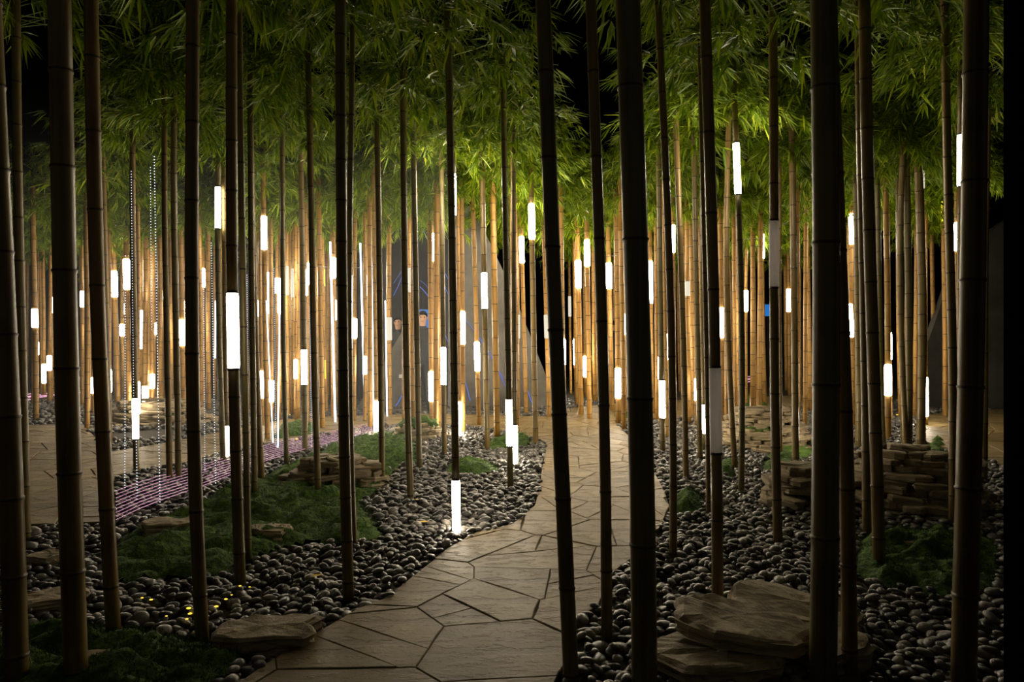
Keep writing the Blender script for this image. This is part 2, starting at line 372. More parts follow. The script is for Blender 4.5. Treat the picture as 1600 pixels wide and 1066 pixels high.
# ------------------------------------------------------------------ bamboo
def crown_mesh(seed):
    rr = random.Random(seed); V = []; T = []
    def leaf(p, d, L, w):
        d = d.normalized(); s = d.cross(Vector((rr.uniform(-.3, .3), rr.uniform(-.3, .3), 1))).normalized(); u = s.cross(d)
        i = len(V); dr = Vector((0, 0, -L * 0.18))
        V.extend([p, p + d * L * .38 + s * w - u * w * .25, p + d * L * .36 + u * w * .4, p + d * L * .38 - s * w - u * w * .25, p + d * L + dr])
        T.extend([(i, i + 1, i + 2), (i, i + 2, i + 3), (i + 1, i + 4, i + 2), (i + 2, i + 4, i + 3)])
    def twig(a, b_, r_):
        d = (b_ - a).normalized(); u = d.orthogonal().normalized(); w = d.cross(u); i = len(V)
        for q in (a, b_):
            for k in range(3):
                an = k * 2.094; V.append(q + (u * math.cos(an) + w * math.sin(an)) * r_)
        for k in range(3):
            k2 = (k + 1) % 3; T.append((i + k, i + k2, i + 3 + k2)); T.append((i + k, i + 3 + k2, i + 3 + k))
    for t in range(54):
        a = rr.uniform(0, 6.283); z0 = rr.uniform(0.0, 0.95); reach = rr.uniform(0.12, 0.62) * (1 - 0.25 * z0)
        start = Vector((0, 0, z0)); up = rr.uniform(-0.12, 0.25)
        end = start + Vector((math.cos(a) * reach, math.sin(a) * reach, up))
        mid = start.lerp(end, .55) + Vector((0, 0, 0.06)); twig(start, mid, .003); twig(mid, end, .002)
        for k in range(3):
            p = (mid.lerp(end, rr.random()) if k else end) + Vector((rr.uniform(-.05, .05), rr.uniform(-.05, .05), rr.uniform(-.05, .02)))
            base = Vector((math.cos(a + rr.uniform(-.9, .9)), math.sin(a + rr.uniform(-.9, .9)), rr.uniform(-0.9, 0.05)))
            for q in range(rr.randint(5, 8)):
                d = base.normalized() + Vector((rr.uniform(-.75, .75), rr.uniform(-.75, .75), rr.uniform(-.55, .35)))
                leaf(p + Vector((rr.uniform(-.02, .02),) * 3), d, rr.uniform(.12, .22), rr.uniform(.0085, .0130))
    return np_mesh('foliage', [tuple(v) for v in V], T, M['leaf'], smooth=False)
CROWNS = [crown_mesh(100 + i) for i in range(8)]

def lamp_mesh(p0, p1, r_, mat, sides=16):
    pts = [p0.lerp(p1, t) for t in (0, .015, .06, .5, .94, .985, 1)]
    return tube_mesh('lamp_tube', pts, [r_ * .8, r_ * .95, r_, r_, r_, r_ * .95, r_ * .8], mat, sides)
POLES = []                                        # ground positions, for spacing
POLE_LOG = []
def bamboo(x3, xm, xb, yb, w, lamp=None, kind='lamp', label=None, nodes=None, group=None, top=3.75, mat=None, ym=620, name='bamboo_stalk', crown=True):
    """pixel x at rows 300, ym and at its foot yb; w its width in pixels; lamp = rows of its light tube"""
    Y = dep(yb); Xb = (xb - CX) / F * Y; r_ = 0.5 * w / F * Y
    near = Y < 5.2
    if yb - ym < 25 or xm == 0: ym = 0.5 * (300 + yb); xm = 0.5 * (x3 + xb)
    A = np.array([[1, y, y * y] for y in (300.0, ym, yb)]); c = np.linalg.solve(A, np.array([x3, xm, xb]))
    def X(z):
        y = CY - (z - H) * F / Y
        if y < 300:
            s = c[1] + 2 * c[2] * 300; v = c[0] + c[1] * 300 + c[2] * 90000 + s * (y - 300)
        else: v = c[0] + c[1] * y + c[2] * y * y
        return (v - CX) / F * Y - Xb
    wob = R.uniform(0, 6.28); wa = R.uniform(0.004, 0.012)
    def P(z): return Vector((X(z), wa * (math.sin(z * 1.7 + wob) - math.sin(wob)), z))
    root = empty(name, (Xb, Y, 0.0)); tag(root, label=label, cat='bamboo', group=group)
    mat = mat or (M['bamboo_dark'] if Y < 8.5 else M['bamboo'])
    sides = 24 if near else (14 if Y < 9 else 9)
    if nodes: ph, sp = zat(nodes[0], Y), nodes[1] / F * Y
    else: sp = R.uniform(0.20, 0.34) if Y < 9 else R.uniform(0.18, 0.30); ph = R.uniform(0, sp)
    zs = []; z = ph % sp
    while z < top: zs.append(z + R.uniform(-.04, .04) * sp); z += sp * R.uniform(.97, 1.03)
    zl = None
    if lamp: zl = (max(0.03, zat(lamp[1], Y)), zat(lamp[0], Y))
    spans = [(0.0, top)] if not zl else [(0.0, zl[0]), (zl[1], top)]
    taper = lambda z: r_ * (1.04 - 0.05 * z / 3.0)
    for (a, b_) in spans:
        if b_ - a < 0.02: continue
        lev = [(a, 1), (b_, 1)]
        for q in np.arange(a + .22, b_ - .1, .3): lev.append((float(q), 1))
        for q in zs:
            if a + .03 < q < b_ - .03: lev += [(q - .014, 1.0), (q - .005, 1.06), (q, 1.075), (q + .004, 1.0), (q + .012, 1.012)]
        lev = sorted(set(lev)); V = []; Fc = []; mi = []
        for i, (q, s) in enumerate(lev):
            ctr = P(q); rad = taper(q) * s
            for k in range(sides):
                an = 2 * math.pi * k / sides; V.append((ctr.x + rad * math.cos(an), ctr.y + rad * math.sin(an), q))
            if i:
                dark = any(abs(0.5 * (q + lev[i - 1][0]) - n_) < .0045 for n_ in zs)
                for k in range(sides):
                    Fc.append(((i - 1) * sides + k, (i - 1) * sides + (k + 1) % sides, i * sides + (k + 1) % sides, i * sides + k)); mi.append(1 if dark else 0)
        Fc.append(tuple(range(sides))[::-1]); mi.append(0); Fc.append(tuple(range(len(V) - sides, len(V)))); mi.append(0)
        link('culm', mesh('culm', V, Fc, [mat, M['node']], True, mi), root)
        if near:
            for q in zs:
                if a + .03 < q < b_ - .03:
                    ctr = P(q); rr_ = taper(q); pr = [(1.03, -.007), (1.085, -.004), (1.09, .001), (1.03, .004)]; Vn = []; Fn = []
                    for j, (s, dz) in enumerate(pr):
                        for k in range(sides):
                            an = 2 * math.pi * k / sides; Vn.append((rr_ * s * math.cos(an), rr_ * s * math.sin(an), dz))
                        if j:
                            for k in range(sides): Fn.append(((j - 1) * sides + k, (j - 1) * sides + (k + 1) % sides, j * sides + (k + 1) % sides, j * sides + k))
                    link('node_ring', mesh('node_ring', Vn, Fn, M['node']), root, ctr)
    if zl:
        mt = {'lamp': M['lamp'], 'soft': M['lamp_soft'], 'bright': M['lamp_bright'], 'flood': M['lamp_flood'], 'mid': M['lamp_mid'], 'cool': M['lamp_cool'], 'faint': M['lamp_faint'], 'unlit': M['unlit']}[kind]
        rl = taper(zl[0]) * (1.08 if Y < 8 else 1.2)
        lo = link('lamp_tube', lamp_mesh(P(zl[0]), P(zl[1]), rl, mt, 20 if near else 10), root)
        lo['label'] = {'lamp': 'glowing white light tube', 'soft': 'glowing white light tube', 'bright': 'glowing white light tube', 'flood': 'glowing white light tube', 'mid': 'glowing white light tube', 'cool': 'bluish glowing light tube', 'faint': 'faintly glowing cream light tube', 'unlit': 'unlit grey translucent light tube'}[kind]
        if Y < 8:
            for q in zl:
                if q > 0.1: link('collar', tube_mesh('collar', [P(q - .006), P(q + .006)], rl * 0.97, M['black'], 16), root)
    if crown:
        p = P(3.2); s = R.uniform(.92, 1.15)
        f = link('foliage', CROWNS[R.randrange(8)], root, (p.x, p.y, R.uniform(3.12, 3.34)), (0, 0, R.uniform(0, 6.283)), (s, s, s)); f['kind'] = 'stuff'
    POLES.append((Xb, Y)); return root
# near and middle stalks, measured one by one: x at row 300, x at row 620, foot x, foot row, width, lamp rows, lamp kind, label, nodes (row, spacing)
NEAR = [
 (0, 14, 26, 1085, 32, None, '', 'thick dark bamboo stalk cut by the left edge of the photo', (385, 128)),
 (29, 35, 41, 850, 13, None, '', 'slim olive bamboo stalk just right of the stalk at the left edge', (410, 70)),
 (100, 109, 119.5, 1078, 32, None, '', 'very thick olive bamboo stalk on the far left, widest left of the path', (262, 158)),
 (150, 160, 178, 1000, 20.5, None, '', 'bamboo stalk with a golden right edge, next right of the widest left stalk', (325, 118)),
 (207, 210, 213.5, 741, 8.5, (622, 687), 'soft', 'dark stalk with dotted light trail and low white tube by the left path'),
 (258, 262, 265, 757, 8.6, None, '', 'dark bare bamboo stalk, left one of a close pair beside the left path'),
 (272.5, 276, 279, 754, 9, None, '', 'dark bare bamboo stalk, right one of a close pair beside the left path'),
 (299, 302, 317, 1014, 19.5, None, '', 'tall plain bamboo stalk planted among pebbles behind a round pale stone', (315, 122)),
 (341, 345, 349, 726, 8.3, (292, 358), 'mid', 'dark stalk with a bright tube above head height left of the big lit stalk'),
 (350, 352.5, 354, 724, 8, (665, 713), 'mid', 'stalk with a bright tube just above the ground beside the pink light trails'),
 (363, 367, 376, 926, 16.5, (457, 577), 'soft', 'bamboo stalk carrying the largest glowing white tube at head height', (223, 80)),
 (377, 382, 388.5, 881, 9.8, None, '', 'slim plain stalk touching the right side of the stalk with the largest tube', (422, 84)),
 (392.5, 395.5, 398, 781, 9, None, '', 'dark plain stalk at the edge of the moss, second right of the largest tube'),
 (393, 403, 409, 756, 9.5, None, '', 'dark stalk leaning left at its top where moss meets the pink light trails'),
 (441, 445, 448, 731, 7.6, None, '', 'dark gently curved stalk in front of the crowded amber stalks'),
 (485.5, 493, 497.5, 783, 9.6, None, '', 'dark stalk standing directly in front of the flat stone pile on the moss'),
 (533, 537, 545, 945, 16.5, None, '', 'thick dark close-jointed stalk between the moss and the pebbles', (380, 66)),
 (547, 547.5, 554.5, 863, 8.6, None, '', 'thin stalk half hidden behind the thick close-jointed dark stalk'),
 (591, 595.5, 597, 758, 9.2, None, '', 'dark stalk rising from green moss right of the flat stone pile'),
 (630.5, 636, 642, 788, 10, None, '', 'dark stalk with lit edges standing in the pebbles right of the moss'),
 (647, 653, 655.5, 736, 9, None, '', 'amber stalk that hides half of the man in the dark jacket'),
 (705, 710.5, 713.5, 839, 11.5, (749, 838), 'mid', 'dark stalk with its glowing tube standing right on the pebbles'),
 (789, 795, 798, 770, 9.3, (624, 698), 'lamp', 'dark stalk with a long white tube near its foot left of the path'),
 (860, 873, 893, 1072, 23.5, None, '', 'thick stalk leaning right, planted at the right edge of the path foreground', (515, 134)),
 (934.5, 943.5, 948, 1010, 17, None, '', 'dark straight stalk just right of the leaning stalk beside the path', (375, 130)),
 (992, 1001, 1007, 1085, 38.5, None, '', 'thickest bamboo stalk, grey olive, right of the path in the foreground', (133, 236)),
 (1041, 1050.5, 1052, 878, 11.3, None, '', 'dark stalk next to a small moss patch right of the path', (415, 69)),
 (1060, 1069, 1072, 754, 9, None, '', 'amber edged dark stalk behind the small moss patch'),
 (1086, 1092, 1094, 723, 8.2, None, '', 'thin brown stalk left of the stalk with the big grey unlit tube'),
 (1098, 1104, 1107, 811, 6.6, None, '', 'very thin dark stalk touching the stalk with the big unlit tube'),
 (1109.5, 1117, 1121.5, 956, 17, (573, 708), 'unlit', 'dark stalk with a long grey unlit tube, foot by the flat foreground rocks', (333, 120)),
 (1137, 1142, 1149, 741, 8.6, None, '', 'curved brown stalk in front of the round stone ring'),
 (1153, 1159, 1158, 774, 9, (223, 304), 'flood', 'dark stalk with the highest glowing tube, just below the leaves'),
 (1207.5, 1210.5, 1216, 856, 13.5, (345, 450), 'unlit', 'dark stalk with a grey unlit tube high up, foot by stacked rocks'),
 (1238.5, 1242.5, 1243.5, 728, 10, None, '', 'dark stalk with lit edges in front of the stone ring right half'),
 (1289, 1290.5, 1285, 1085, 39, None, '', 'very thick olive stalk rising behind the flat foreground rocks', (378, 234)),
 (1309, 1319, 1328, 1070, 22, None, '', 'dark stalk pressed against the right side of a very thick olive stalk', (262, 125)),
 (1338, 1341.5, 1341, 706, 8.6, None, '', 'amber stalk right of the paired thick foreground stalks'),
 (1347, 1352, 1355, 841, 13, None, '', 'dark stalk overlapped by a thicker leaning neighbour before the dark rock ring'),
 (1358.5, 1366.5, 1374, 896, 17.5, None, '', 'dark stalk leaning right with its foot in the shaded moss', (443, 79)),
 (1409, 1411, 1417, 723, 8.5, None, '', 'bent amber stalk left of a close pair behind the dark rock ring'),
 (1417.5, 1420.5, 1419, 722, 10, None, '', 'amber stalk, right of a close pair behind the dark rock ring'),
 (1436, 1439.5, 1437.5, 719, 12, None, '', 'kinked dark stalk left of the grey sloping panel at the right'),
 (1483, 1488, 1489, 826, 12, None, '', 'dark stalk close beside the widest stalk near the black post'),
 (1501, 1502, 1503, 792, 9, (210, 292), 'soft', 'stalk hidden behind the widest right stalk, its high tube showing'),
 (1519, 1512.5, 1505, 1085, 34, None, '', 'very thick dark stalk leaning left, nearest to the black post', (280, 160)),
 (1541, 1537.5, 1536.5, 757, 11, None, '', 'dark stalk with pale edges seen between the widest right stalk and black post'),
]
# farther stalks: x at row 300, foot x, foot row, width, lamp rows, lamp kind
FAR = [
 (162, 172, 700, 7.5, None, ''), (135, 136, 673, 7.5, None, ''), (51, 56, 661, 7.5, (483, 512), 'lamp'), (86, 89, 652, 6.5, (504, 543), 'lamp'),
 (66, 69, 624, 5, (569, 599), 'lamp'), (80, 77, 632, 5.5, (556, 579), 'lamp'), (82, 81, 628, 4.5, (464, 489), 'lamp'), (129, 128, 640, 4.5, (455, 480), 'lamp'),
 (130, 129, 630, 4, (507, 521), 'lamp'), (143, 146, 650, 5.5, (590, 615), 'lamp'), (142.5, 144, 640, 4.5, (508, 532), 'lamp'), (58, 59, 626, 3.5, (535, 555), 'lamp'),
 (175, 184, 633, 8, (424, 464), 'lamp'), (196, 201, 640, 8, (405, 452), 'lamp'), (190, 192, 622, 5.5, (507, 525), 'lamp'), (169, 171, 650, 6, (578, 613), 'lamp'), (191.5, 193, 618, 4, (475, 491), 'lamp'),
 (215, 215, 672, 6, (597, 647), 'lamp'), (226, 227, 640, 7.5, (604, 631), 'lamp'), (238, 238, 636, 6, (585, 607), 'lamp'), (249, 250, 642, 7.5, (624, 637), 'lamp'),
 (229, 232, 634, 8, None, ''), (248, 253, 622, 7, None, ''), (220, 220, 628, 5, (485, 545), 'cool'), (237, 237, 630, 5, (485, 511), 'cool'), (241, 241, 626, 5, (505, 523), 'lamp'),
 (252, 252, 640, 5, (450, 469), 'lamp'), (214.5, 215.5, 620, 4.5, (455, 475), 'lamp'), (216, 216, 619, 4, (497, 512), 'lamp'), (227, 227.5, 622, 4.5, (543, 560), 'lamp'),
 (266, 267, 648, 6.5, None, ''), (281, 286, 651, 8.3, (500, 540), 'lamp'), (287, 288, 640, 4.5, (471, 505), 'lamp'), (310, 314, 659, 7, None, ''), (317, 317.5, 632, 5.5, (420, 449), 'lamp'),
 (325, 326, 646, 7, None, ''), (355, 354, 660, 5.5, (380, 419), 'lamp'), (411.5, 418, 690, 7.6, (338, 390), 'lamp'), (405, 403, 660, 4.5, (470, 495), 'lamp'), (420, 418, 655, 6, (426, 490), 'cool'),
 (407, 409, 668, 6.5, (580, 622), 'lamp'), (423, 424, 662, 6.5, (595, 628), 'lamp'), (433, 434, 650, 5, (435, 458), 'lamp'), (437, 436, 660, 5.5, (435, 490), 'lamp'), (415, 417, 640, 4.5, (475, 512), 'lamp'),
 (447, 449, 655, 6.5, (416, 462), 'faint'), (453, 455, 650, 6, None, ''), (458, 459, 652, 6.5, (420, 465), 'faint'), (464, 466, 657, 7, None, ''), (451.5, 452, 645, 6, (532, 566), 'lamp'), (461, 462, 660, 4.5, (562, 592), 'lamp'),
 (481, 480, 662, 6.5, (411, 445), 'lamp'), (476, 478, 670, 7, (422, 462), 'lamp'), (471, 476.5, 711, 8.5, (546, 602), 'lamp'), (498, 504, 673, 7.5, None, ''), (500, 501, 640, 4.5, (419, 460), 'lamp'),
 (520, 521, 655, 7.5, (403, 435), 'lamp'), (523, 524, 640, 5, (469, 500), 'lamp'), (554.5, 553, 662, 6.3, (498, 529), 'lamp'), (573.5, 574, 650, 5.5, (430, 463), 'faint'), (570, 570, 662, 5, (557, 585), 'lamp'), (578, 578, 642, 5, (436, 464), 'unlit'),
 (585, 588.5, 683, 7, (627, 675), 'lamp'), (588, 589, 650, 4.5, (410, 470), 'lamp'), (607.5, 608.5, 652, 7.5, (496, 532), 'faint'), (639, 644, 656, 7, (419, 457), 'faint'), (671, 675, 664, 7.5, (581, 627), 'lamp'),
 (673, 681, 659, 7, (365, 408), 'lamp'), (685, 688, 650, 5.5, (350, 420), 'faint'), (690, 694.5, 716, 7.5, (542, 602), 'lamp'), (708.5, 712, 728, 8, (271, 338), 'flood'), (721, 724, 681, 7, (487, 538), 'lamp'),
 (715, 717.5, 684, 6, (628, 679), 'lamp'), (738.5, 748.5, 668, 6.8, (535, 580), 'lamp'), (754, 761.5, 709, 8.4, (426, 483), 'lamp'), (771, 778, 636, 6.3, (415, 454), 'faint'), (773, 774, 630, 4.5, (568, 604), 'faint'),
 (802, 804.5, 729, 8, (664, 727), 'lamp'), (799, 803, 690, 6.5, None, ''), (805, 806, 664, 6.5, None, ''), (808.5, 810, 642, 5.2, (492, 529), 'faint'), (813, 822, 650, 6.5, (370, 411), 'lamp'), (830, 837, 697, 8.4, (319, 374), 'flood'),
 (848, 858, 656, 6.5, (492, 529), 'faint'), (876, 882, 668, 6.5, (530, 570), 'lamp'), (888, 892, 616, 4, (463, 495), 'faint'), (896, 901, 634, 6.7, (530, 570), 'lamp'), (901, 908, 652, 8, (407, 450), 'lamp'),
 (911, 915, 620, 5.5, (557, 589), 'lamp'), (916, 921, 658, 7.6, (375, 416), 'lamp'), (925, 929, 632, 5.5, None, ''), (949, 956, 645, 7.6, (411, 451), 'lamp'), (962, 966.5, 665, 8, (576, 622), 'lamp'), (969, 975, 673, 7, None, ''),
 (977, 981, 651, 7, (491, 523), 'lamp'), (1014, 1020, 650, 6.2, (408, 474), 'lamp'), (1024, 1026, 660, 5, None, ''), (1030, 1036, 709, 8.6, (594, 654), 'lamp'), (1036, 1042, 688, 6, None, ''), (1041.5, 1042.5, 655, 5, (522, 562), 'lamp'),
 (1029, 1029, 660, 4.6, (558, 592), 'lamp'), (1051, 1055, 672, 5.5, (352, 395), 'lamp'), (1072, 1077, 664, 6.6, (440, 463), 'faint'), (1079, 1084, 657, 7, None, ''), (1085.5, 1087, 650, 5, (437, 464), 'lamp'), (1087.5, 1088, 668, 5, (592, 626), 'lamp'),
 (1097, 1100, 708, 7.6, (632, 678), 'lamp'), (1286, 1287, 716, 8, (640, 690), 'lamp'), (1126, 1127, 646, 4.2, (395, 427), 'lamp'), (1124, 1128.5, 668, 7.4, (481, 528), 'lamp'), (1134, 1134, 650, 4.6, (470, 522), 'lamp'), (1133, 1136, 672, 6.5, None, ''), (1146, 1149, 660, 6.5, None, ''),
 (1149, 1149, 648, 4.5, (624, 637), 'lamp'), (1152.5, 1152, 640, 5.5, (419, 444), 'lamp'), (1166, 1166, 636, 5.2, (454, 487), 'lamp'), (1189, 1195, 636, 6.4, (366, 404), 'lamp'), (1185, 1186, 628, 4, (507, 527), 'lamp'),
 (1219, 1220.5, 720, 4.5, None, ''), (1231, 1234, 618, 6, (452, 487), 'lamp'), (1225, 1229, 610, 5.5, None, ''), (1248, 1250, 630, 6, None, ''), (1259, 1267, 644, 7.3, None, ''), (1263, 1263, 615, 4.2, (580, 610), 'faint'),
 (1330, 1334, 672, 7.6, (335, 382), 'lamp'), (1343, 1345, 680, 6.4, (365, 408), 'lamp'), (1342, 1346, 664, 5, (405, 442), 'lamp'), (1329, 1331, 672, 6.2, (475, 527), 'lamp'), (1371, 1380, 701, 7.6, None, ''),
 (1384, 1388, 690, 8.5, (570, 618), 'lamp'), (1387, 1391, 660, 6.5, (520, 562), 'lamp'), (1404, 1412, 700, 8, None, ''), (1446, 1446.5, 668, 6, (590, 651), 'lamp'), (1455, 1459.5, 642, 6.3, (601, 638), 'faint'), (1474, 1477, 654, 7.4, None, ''),
 (1496, 1498, 690, 7.8, (348, 392), 'lamp'), (1535, 1534, 690, 6, (395, 463), 'lamp'), (1441, 1443, 700, 6, (223, 295), 'faint'),
]

for row in NEAR:
    x3, xm, xb, yb, w, lamp, kind, label = row[:8]
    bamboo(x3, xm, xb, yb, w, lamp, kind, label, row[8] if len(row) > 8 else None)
ORD = ['first', 'second', 'third', 'fourth', 'fifth', 'sixth', 'seventh', 'eighth', 'ninth', 'tenth', 'eleventh', 'twelfth', 'thirteenth', 'fourteenth', 'fifteenth', 'sixteenth', 'seventeenth', 'eighteenth', 'nineteenth', 'twentieth']
def zone(x):
    if x < 160: return 'in the dim far left'
    if x < 300: return 'around the far left stone ring'
    if x < 600: return 'in the hazy left thicket'
    if x < 875: return 'before the grey panel'
    if x < 990: return 'just right of the path bend'
    if x < 1270: return 'behind the round stone ring'
    return 'in the right thicket'
def lamp_height(lamp, yb):
    Y = dep(yb); z = zat(0.5 * (lamp[0] + lamp[1]), Y)
    return ('a tube near its foot' if z < .35 else 'a tube at knee height' if z < .75 else 'a tube at waist height' if z < 1.2 else 'a tube at chest height' if z < 1.6 else 'a tube at head height' if z < 2.1 else 'a tube overhead')
keyed = {}
for row in FAR:
    x3, xb, yb, w, lamp, kind = row
    st = 'thin unlit amber stalk' if not lamp else 'slim stalk, %s' % {'lamp': 'lit', 'flood': 'brightly lit', 'cool': 'bluish lit', 'faint': 'pale cream', 'unlit': 'dead grey'}[kind] + lamp_height(lamp, yb)[1:]
    keyed.setdefault((st, zone(xb)), []).append(row)
for (st, zn), rows in keyed.items():
    rows.sort(key=lambda r: r[1])
    for i, (x3, xb, yb, w, lamp, kind) in enumerate(rows):
        if xb < 160 and kind == 'lamp': kind = 'soft'
        if 640 < xb < 1000 and kind == 'lamp': kind = 'bright'
        lab = '%s, %s' % (st, zn) + ('' if len(rows) == 1 else ', %s from left' % ORD[i])
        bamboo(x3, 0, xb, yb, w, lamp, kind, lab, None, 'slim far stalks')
# filler stalks of the thickets that cannot be told apart
ANCHOR = ['the stalk at the left edge', 'the slim second stalk from the left', 'the widest left stalk', 'the golden edged left stalk', 'the stalk with dotted light trail', 'the left of the paired dark stalks', 'the right of the paired dark stalks',
 'the tall plain stalk in pebbles', 'the stalk with tube above head height', 'the stalk with tube near the pink trails', 'the stalk with the largest tube', 'the plain stalk beside the largest tube', 'the dark stalk at the moss edge', 'the leaning stalk at the pink trails',
 'the curved dark stalk', 'the stalk before the flat stone pile', 'the thick close-jointed stalk', 'the thin stalk behind the close-jointed one', 'the dark stalk on green moss', 'the edge-lit stalk in the pebbles', 'the stalk hiding half the man', 'the stalk with tube on the pebbles',
 'the stalk with long tube by the path', 'the thick leaning path stalk', 'the straight stalk beside the path', 'the thickest grey olive stalk', 'the stalk by the small moss patch', 'the amber edged stalk behind moss', 'the thin brown stalk', 'the very thin dark stalk', 'the stalk with big unlit tube',
 'the curved stalk before the stone ring', 'the stalk with the highest tube', 'the stalk with high unlit tube', 'the edge-lit stalk before the ring', 'the thick olive stalk behind rocks', 'the stalk pressed to the olive one', 'the amber stalk right of thick pair', 'the overlapped dark stalk', 'the right-leaning stalk in moss',
 'the bent amber stalk', 'the amber stalk of a close pair', 'the kinked dark stalk', 'the stalk beside the widest right one', 'the stalk with hidden high tube', 'the widest right stalk', 'the stalk next to the black post']
FILL = []
def filler(n, xr, yr, zn, seed):
    rr = random.Random(seed); k = t = 0
    while k < n and t < 4000:
        t += 1; xb = rr.uniform(*xr); yb = rr.uniform(*yr); x, y = G(xb, yb)
        if on_path(x, y) or any((x - a) ** 2 + (y - b_) ** 2 < .3 ** 2 for a, b_ in POLES): continue
        POLES.append((x, y)); FILL.append((xb, yb, rr.uniform(.058, .09) / y * F, rr.uniform(-7, 4), zn)); k += 1
def build_fillers():
    side = {}
    for f in FILL:
        j = min(range(len(NEAR)), key=lambda q: abs(NEAR[q][1] - f[0])); side.setdefault((j, 'left' if f[0] < NEAR[j][1] else 'right'), []).append(f)
    for (j, sd), fs in side.items():
        fs.sort(key=lambda f: abs(f[0] - NEAR[j][1]))
        for i, (xb, yb, w, dx, zn) in enumerate(fs):
            bamboo(xb + dx, 0, xb, yb, w, None, '', 'thin unlit far stalk, %s one %s of %s' % (ORD[i], sd, ANCHOR[j]), None, 'crowded thin stalks ' + zn)
filler(18, (-40, 165), (604, 650), 'at the dim far left', 1)
filler(11, (165, 420), (602, 655), 'behind the far left stone ring', 2)
filler(24, (400, 555), (610, 662), 'deep in the hazy left thicket', 3)
filler(8, (560, 960), (650, 690), 'beside the grey panel', 4)
filler(8, (870, 985), (606, 640), 'far beyond the path bend', 5)
filler(24, (1010, 1190), (612, 665), 'far behind the round stone ring', 6)
filler(12, (1230, 1440), (620, 690), 'deep in the right thicket', 8)
build_fillers()

# ------------------------------------------------------------------ pebbles
def ico(sub, seed, sx, sy, sz):
    bm = bmesh.new(); bmesh.ops.create_icosphere(bm, subdivisions=sub, radius=1)
    rr = random.Random(seed); off = Vector((rr.uniform(0, 9), rr.uniform(0, 9), rr.uniform(0, 9)))
    for v in bm.verts:
        d = 1 + 0.16 * noise.noise(v.co * 0.9 + off); v.co = Vector((v.co.x * sx * d, v.co.y * sy * d, v.co.z * sz * d))
    bm.verts.ensure_lookup_table()
    V = np.array([tuple(v.co) for v in bm.verts], 'f4'); T = np.array([[v.index for v in f.verts] for f in bm.faces], 'i4'); bm.free(); return V, T
PV_HI = [ico(3, i, 1, R.uniform(.68, .85), R.uniform(.40, .56)) for i in range(8)]
PV_MD = [ico(2, 20 + i, 1, R.uniform(.68, .85), R.uniform(.40, .56)) for i in range(10)]
PV_LO = [ico(1, 40 + i, 1, R.uniform(.68, .85), R.uniform(.5, .66)) for i in range(6)]
PEB_ME = [np_mesh('pebble', v, t, M['pebble']) for v, t in PV_HI]
MOSS_PX = [
 [(185, 845), (330, 780), (440, 735), (520, 700), (600, 678), (650, 690), (655, 728), (625, 735), (592, 775), (567, 790), (602, 838), (588, 852), (540, 860), (480, 856), (400, 880), (350, 905), (250, 915), (190, 925), (150, 900)],
 [(688, 742), (700, 728), (735, 722), (770, 728), (785, 738), (760, 748), (715, 750)],
 [(752, 706), (764, 690), (800, 683), (835, 688), (828, 700), (795, 708)],
 [(1040, 800), (1052, 776), (1080, 770), (1100, 782), (1104, 805), (1080, 815)],
 [(1110, 740), (1125, 722), (1150, 718), (1162, 735), (1145, 752), (1118, 752)],
 [(1185, 735), (1205, 700), (1240, 693), (1275, 692), (1275, 712), (1250, 726), (1210, 742)],
 [(1330, 905), (1340, 850), (1400, 828), (1500, 838), (1562, 850), (1562, 925), (1470, 940), (1380, 925)],
 [(1440, 705), (1450, 690), (1480, 692), (1490, 706), (1470, 712)],
 [(420, 690), (432, 668), (480, 662), (505, 668), (498, 682), (450, 694)],
 [(960, 662), (968, 650), (990, 652), (988, 662)],
 [(1155, 640), (1165, 618), (1200, 616), (1205, 640)],
 [(-60, 1010), (60, 985), (200, 990), (330, 1010), (410, 1030), (340, 1075), (240, 1200), (-160, 1200)],
]
MOSS = [GP(p) for p in MOSS_PX]
# rocks and piles: (centre px, centre row, footprint radius m)
PILES = [((520, 752), .42, .30), ((650, 684), .30, .22), ((1205, 704), .62, .42), ((1258, 786), .26, .30), ((1455, 792), .52, .42), ((228, 682), .72, .40)]
pile_xy = [(*G(*c), r_) for c, r_, h in PILES]
SLABS = []                                        # filled below: (x, y, radius)
def rock_footprint(px, py, r_): x, y = G(px, py); SLABS.append((x, y, r_))
for a in ((1150, 1010, .26), (1230, 975, .26), (1275, 1035, .16), (1120, 1050, .22), (415, 1012, .20), (150, 1060, .14), (262, 838, .14), (425, 846, .14), (75, 950, .16), (75, 885, .13), (1428, 862, .06)): rock_footprint(*a)
def centre_px(py):
    t = [(640, 900), (700, 915), (780, 930), (860, 830), (950, 760), (1066, 640), (1300, 600)]
    for (a, xa), (b_, xb) in zip(t, t[1:]):
        if a <= py <= b_: return xa + (xb - xa) * (py - a) / (b_ - a)
    return 900
beds = []
for nm, lb in (('pebble_bed', 'bed of grey river pebbles left of the flagstone path'), ('pebble_bed', 'bed of grey river pebbles right of the flagstone path')):
    bd = empty(nm, kind='structure', label=lb)
    bm = bmesh.new()
    for v in (((-12, 2.0), (0, 2.0), (0.6, 14), (-12, 14)) if not beds else ((0, 2.0), (12, 2.0), (12, 14), (0.6, 14))): bm.verts.new((v[0], v[1], 0.006))
    bm.faces.new(bm.verts[:]); link('bed_soil', from_bm('bed_soil', bm, M['soil']), bd); beds.append(bd)
cand = [[], []]
